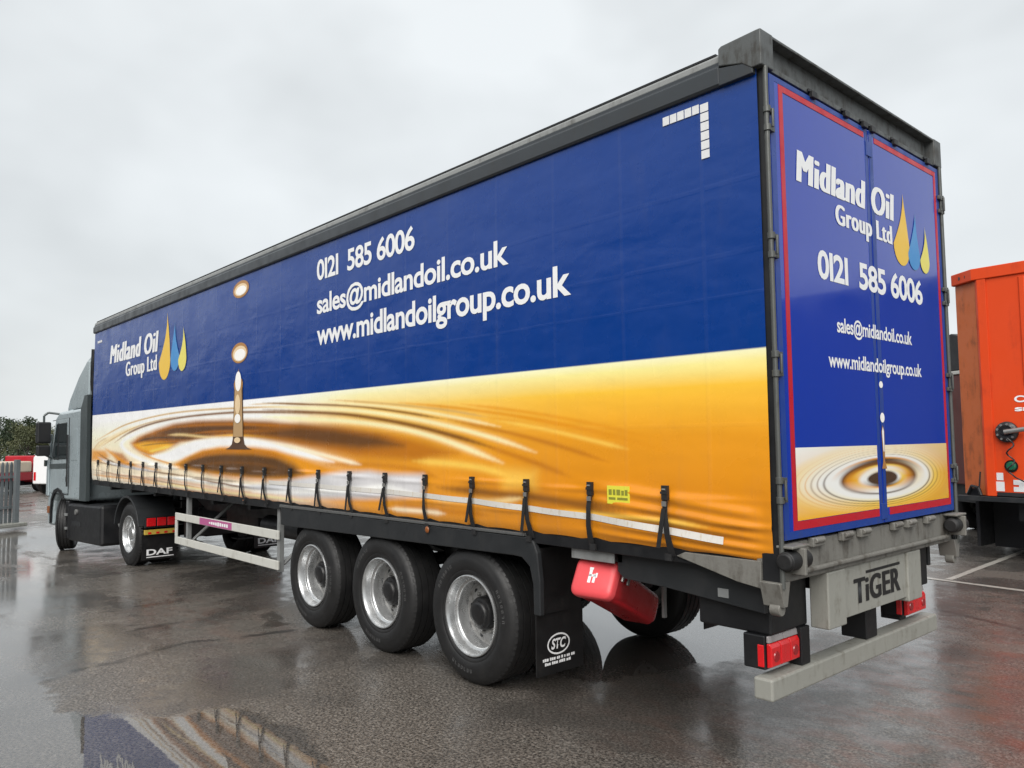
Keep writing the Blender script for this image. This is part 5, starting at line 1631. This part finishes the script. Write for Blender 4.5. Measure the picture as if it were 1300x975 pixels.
def tree(loc, h, rx, seed, mat, label):
    rr = random.Random(seed)
    t = thing('broadleaf_tree', label, 'tree', loc, rr.uniform(0, 6), 'trees beyond the yard')
    tr = MB()
    pts = [Vector((0, 0, 0)), Vector((rr.uniform(-.1, .1), rr.uniform(-.1, .1), h * 0.3)), Vector((rr.uniform(-.3, .3), rr.uniform(-.3, .3), h * 0.6)), Vector((rr.uniform(-.3, .3), rr.uniform(-.3, .3), h * 0.88))]
    for i in range(3):
        tr.cyl(pts[i], pts[i + 1], 0.05 * h * (1 - i * 0.3) * 0.6, 8, 0.05 * h * (0.7 - i * 0.3) * 0.6)
    for i in range(7):
        a = rr.uniform(0, 6.28)
        b = pts[1].lerp(pts[2], rr.random())
        tr.cyl(b, b + Vector((math.cos(a) * rx * .6, math.sin(a) * rx * .6, h * 0.2)), 0.012 * h, 6, 0.005 * h)
    tr.build('trunk', MT['bark'], t)
    cr = MB()
    clumps = []
    for i in range(26):
        a, e = rr.uniform(0, 6.28), rr.uniform(-0.5, 1)
        q = rr.random() ** 0.4
        clumps.append((Vector((math.cos(a) * rx * q * math.sqrt(max(0, 1 - e * e * .8)), math.sin(a) * rx * q * math.sqrt(max(0, 1 - e * e * .8)), h * 0.60 + e * h * 0.36 * q)), rr.uniform(0.22, 0.42) * rx))
    for c, cr_r in clumps:
        for j in range(150):
            d = Vector((rr.gauss(0, 1), rr.gauss(0, 1), rr.gauss(0, 1))).normalized() * cr_r * rr.random() ** 0.45
            p = c + d
            s = rr.uniform(0.07, 0.15) * (h / 6)
            u = Vector((rr.gauss(0, 1), rr.gauss(0, 1), rr.gauss(0, 1))).normalized()
            v = u.orthogonal().normalized()
            cr.add([p - u * s, p + v * s * .6, p + u * s, p - v * s * .6], [(0, 1, 2, 3)])
    cr.build('crown', mat, t, fix=False)
    return t


# yard edge sight line: from the camera along the left frame edge
def sight(px, dist):
    v = _d + _r * ((px - 650) / 994.69) 
    v = Vector((v.x, v.y, 0)).normalized()
    return (2.204 + v.x * dist, -3.8605 + v.y * dist, -0.3)


TREES = [(-35, 92, 4.9, 3.6, 0, 'dark tree, leftmost of the row on the skyline'), (2, 96, 5.0, 2.6, 0, 'dark bushy tree straight above the palisade fence'),
         (24, 90, 4.9, 2.0, 0, 'tallest dark tree left of the cab mirror'), (38, 84, 4.0, 2.0, 1, 'pale olive tree right of the tallest dark tree'),
         (56, 86, 3.7, 2.2, 1, 'pale olive tree behind the cab mirror'), (72, 88, 3.7, 2.4, 2, 'mid green tree showing just left of the cab window'),
         (-80, 94, 4.6, 3.4, 2, 'mid green tree beyond the left edge of the fence')]
for i, (px, dist, h, rx, k, lab) in enumerate(TREES):
    tree(sight(px, dist), h, rx, 40 + i, LEAF[k], lab)

# low hedge bank that closes the skyline behind the trees
hb = MB()
rr = random.Random(5)
for i in range(5200):
    p = Vector(sight(rr.uniform(-260, 520), rr.uniform(100, 118)))
    p.z = rr.uniform(0, 2.6) * (0.75 + 0.25 * math.sin(p.x * 0.4 + p.y * 0.7)) 
    s = rr.uniform(0.15, 0.4)
    u = Vector((rr.gauss(0, 1), rr.gauss(0, 1), rr.gauss(0, 1))).normalized()
    v = u.orthogonal().normalized()
    hb.add([p - u * s, p + v * s * .7, p + u * s, p - v * s * .7], [(0, 1, 2, 3)])
hedge = hb.build('hedge', LEAF[2], fix=False)
hedge['kind'] = 'stuff'
tag(hedge, 'low green hedge bank behind the trees', 'hedge')

# ------------------------------------------------------------------ unseen sheds, added to darken the reflections in the curtain and doors
MT['cladding'] = plain('dark_shed_cladding', (0.055, 0.058, 0.062), 0.6, 0.0, 0.4, scale=0.6)
MT['shed_roof'] = plain('grey_shed_roof', (0.11, 0.11, 0.11), 0.6, 0.0, 0.4, scale=0.6)


def shed(x0, x1, y0, y1, h, label):
    t = thing('reflection_shed', label, 'building', ((x0 + x1) / 2, (y0 + y1) / 2, 0), 0, 'unseen sheds added for reflections')
    hx, hy = (x1 - x0) / 2, (y1 - y0) / 2
    MB().box((-hx, -hy, 0), (hx, hy, h)).build('wall', MT['cladding'], t)
    MB().prism([(-hy - 0.3, h + .005), (0, h + 1.4), (hy + 0.3, h + .005)], 'x', -hx - 0.3, hx + 0.3).build('roof', MT['shed_roof'], t)
    return t


shed(-170, 14, -50, -30, 12.5, 'long dark shed added unseen behind the photographer, mirrored in the blue curtain')
shed(5.0, 45, 16, 30, 5.6, 'low dark shed added unseen right of the picture, mirrored in the blue doors')  # takes the place of unseen parked trailers reflected in the doors
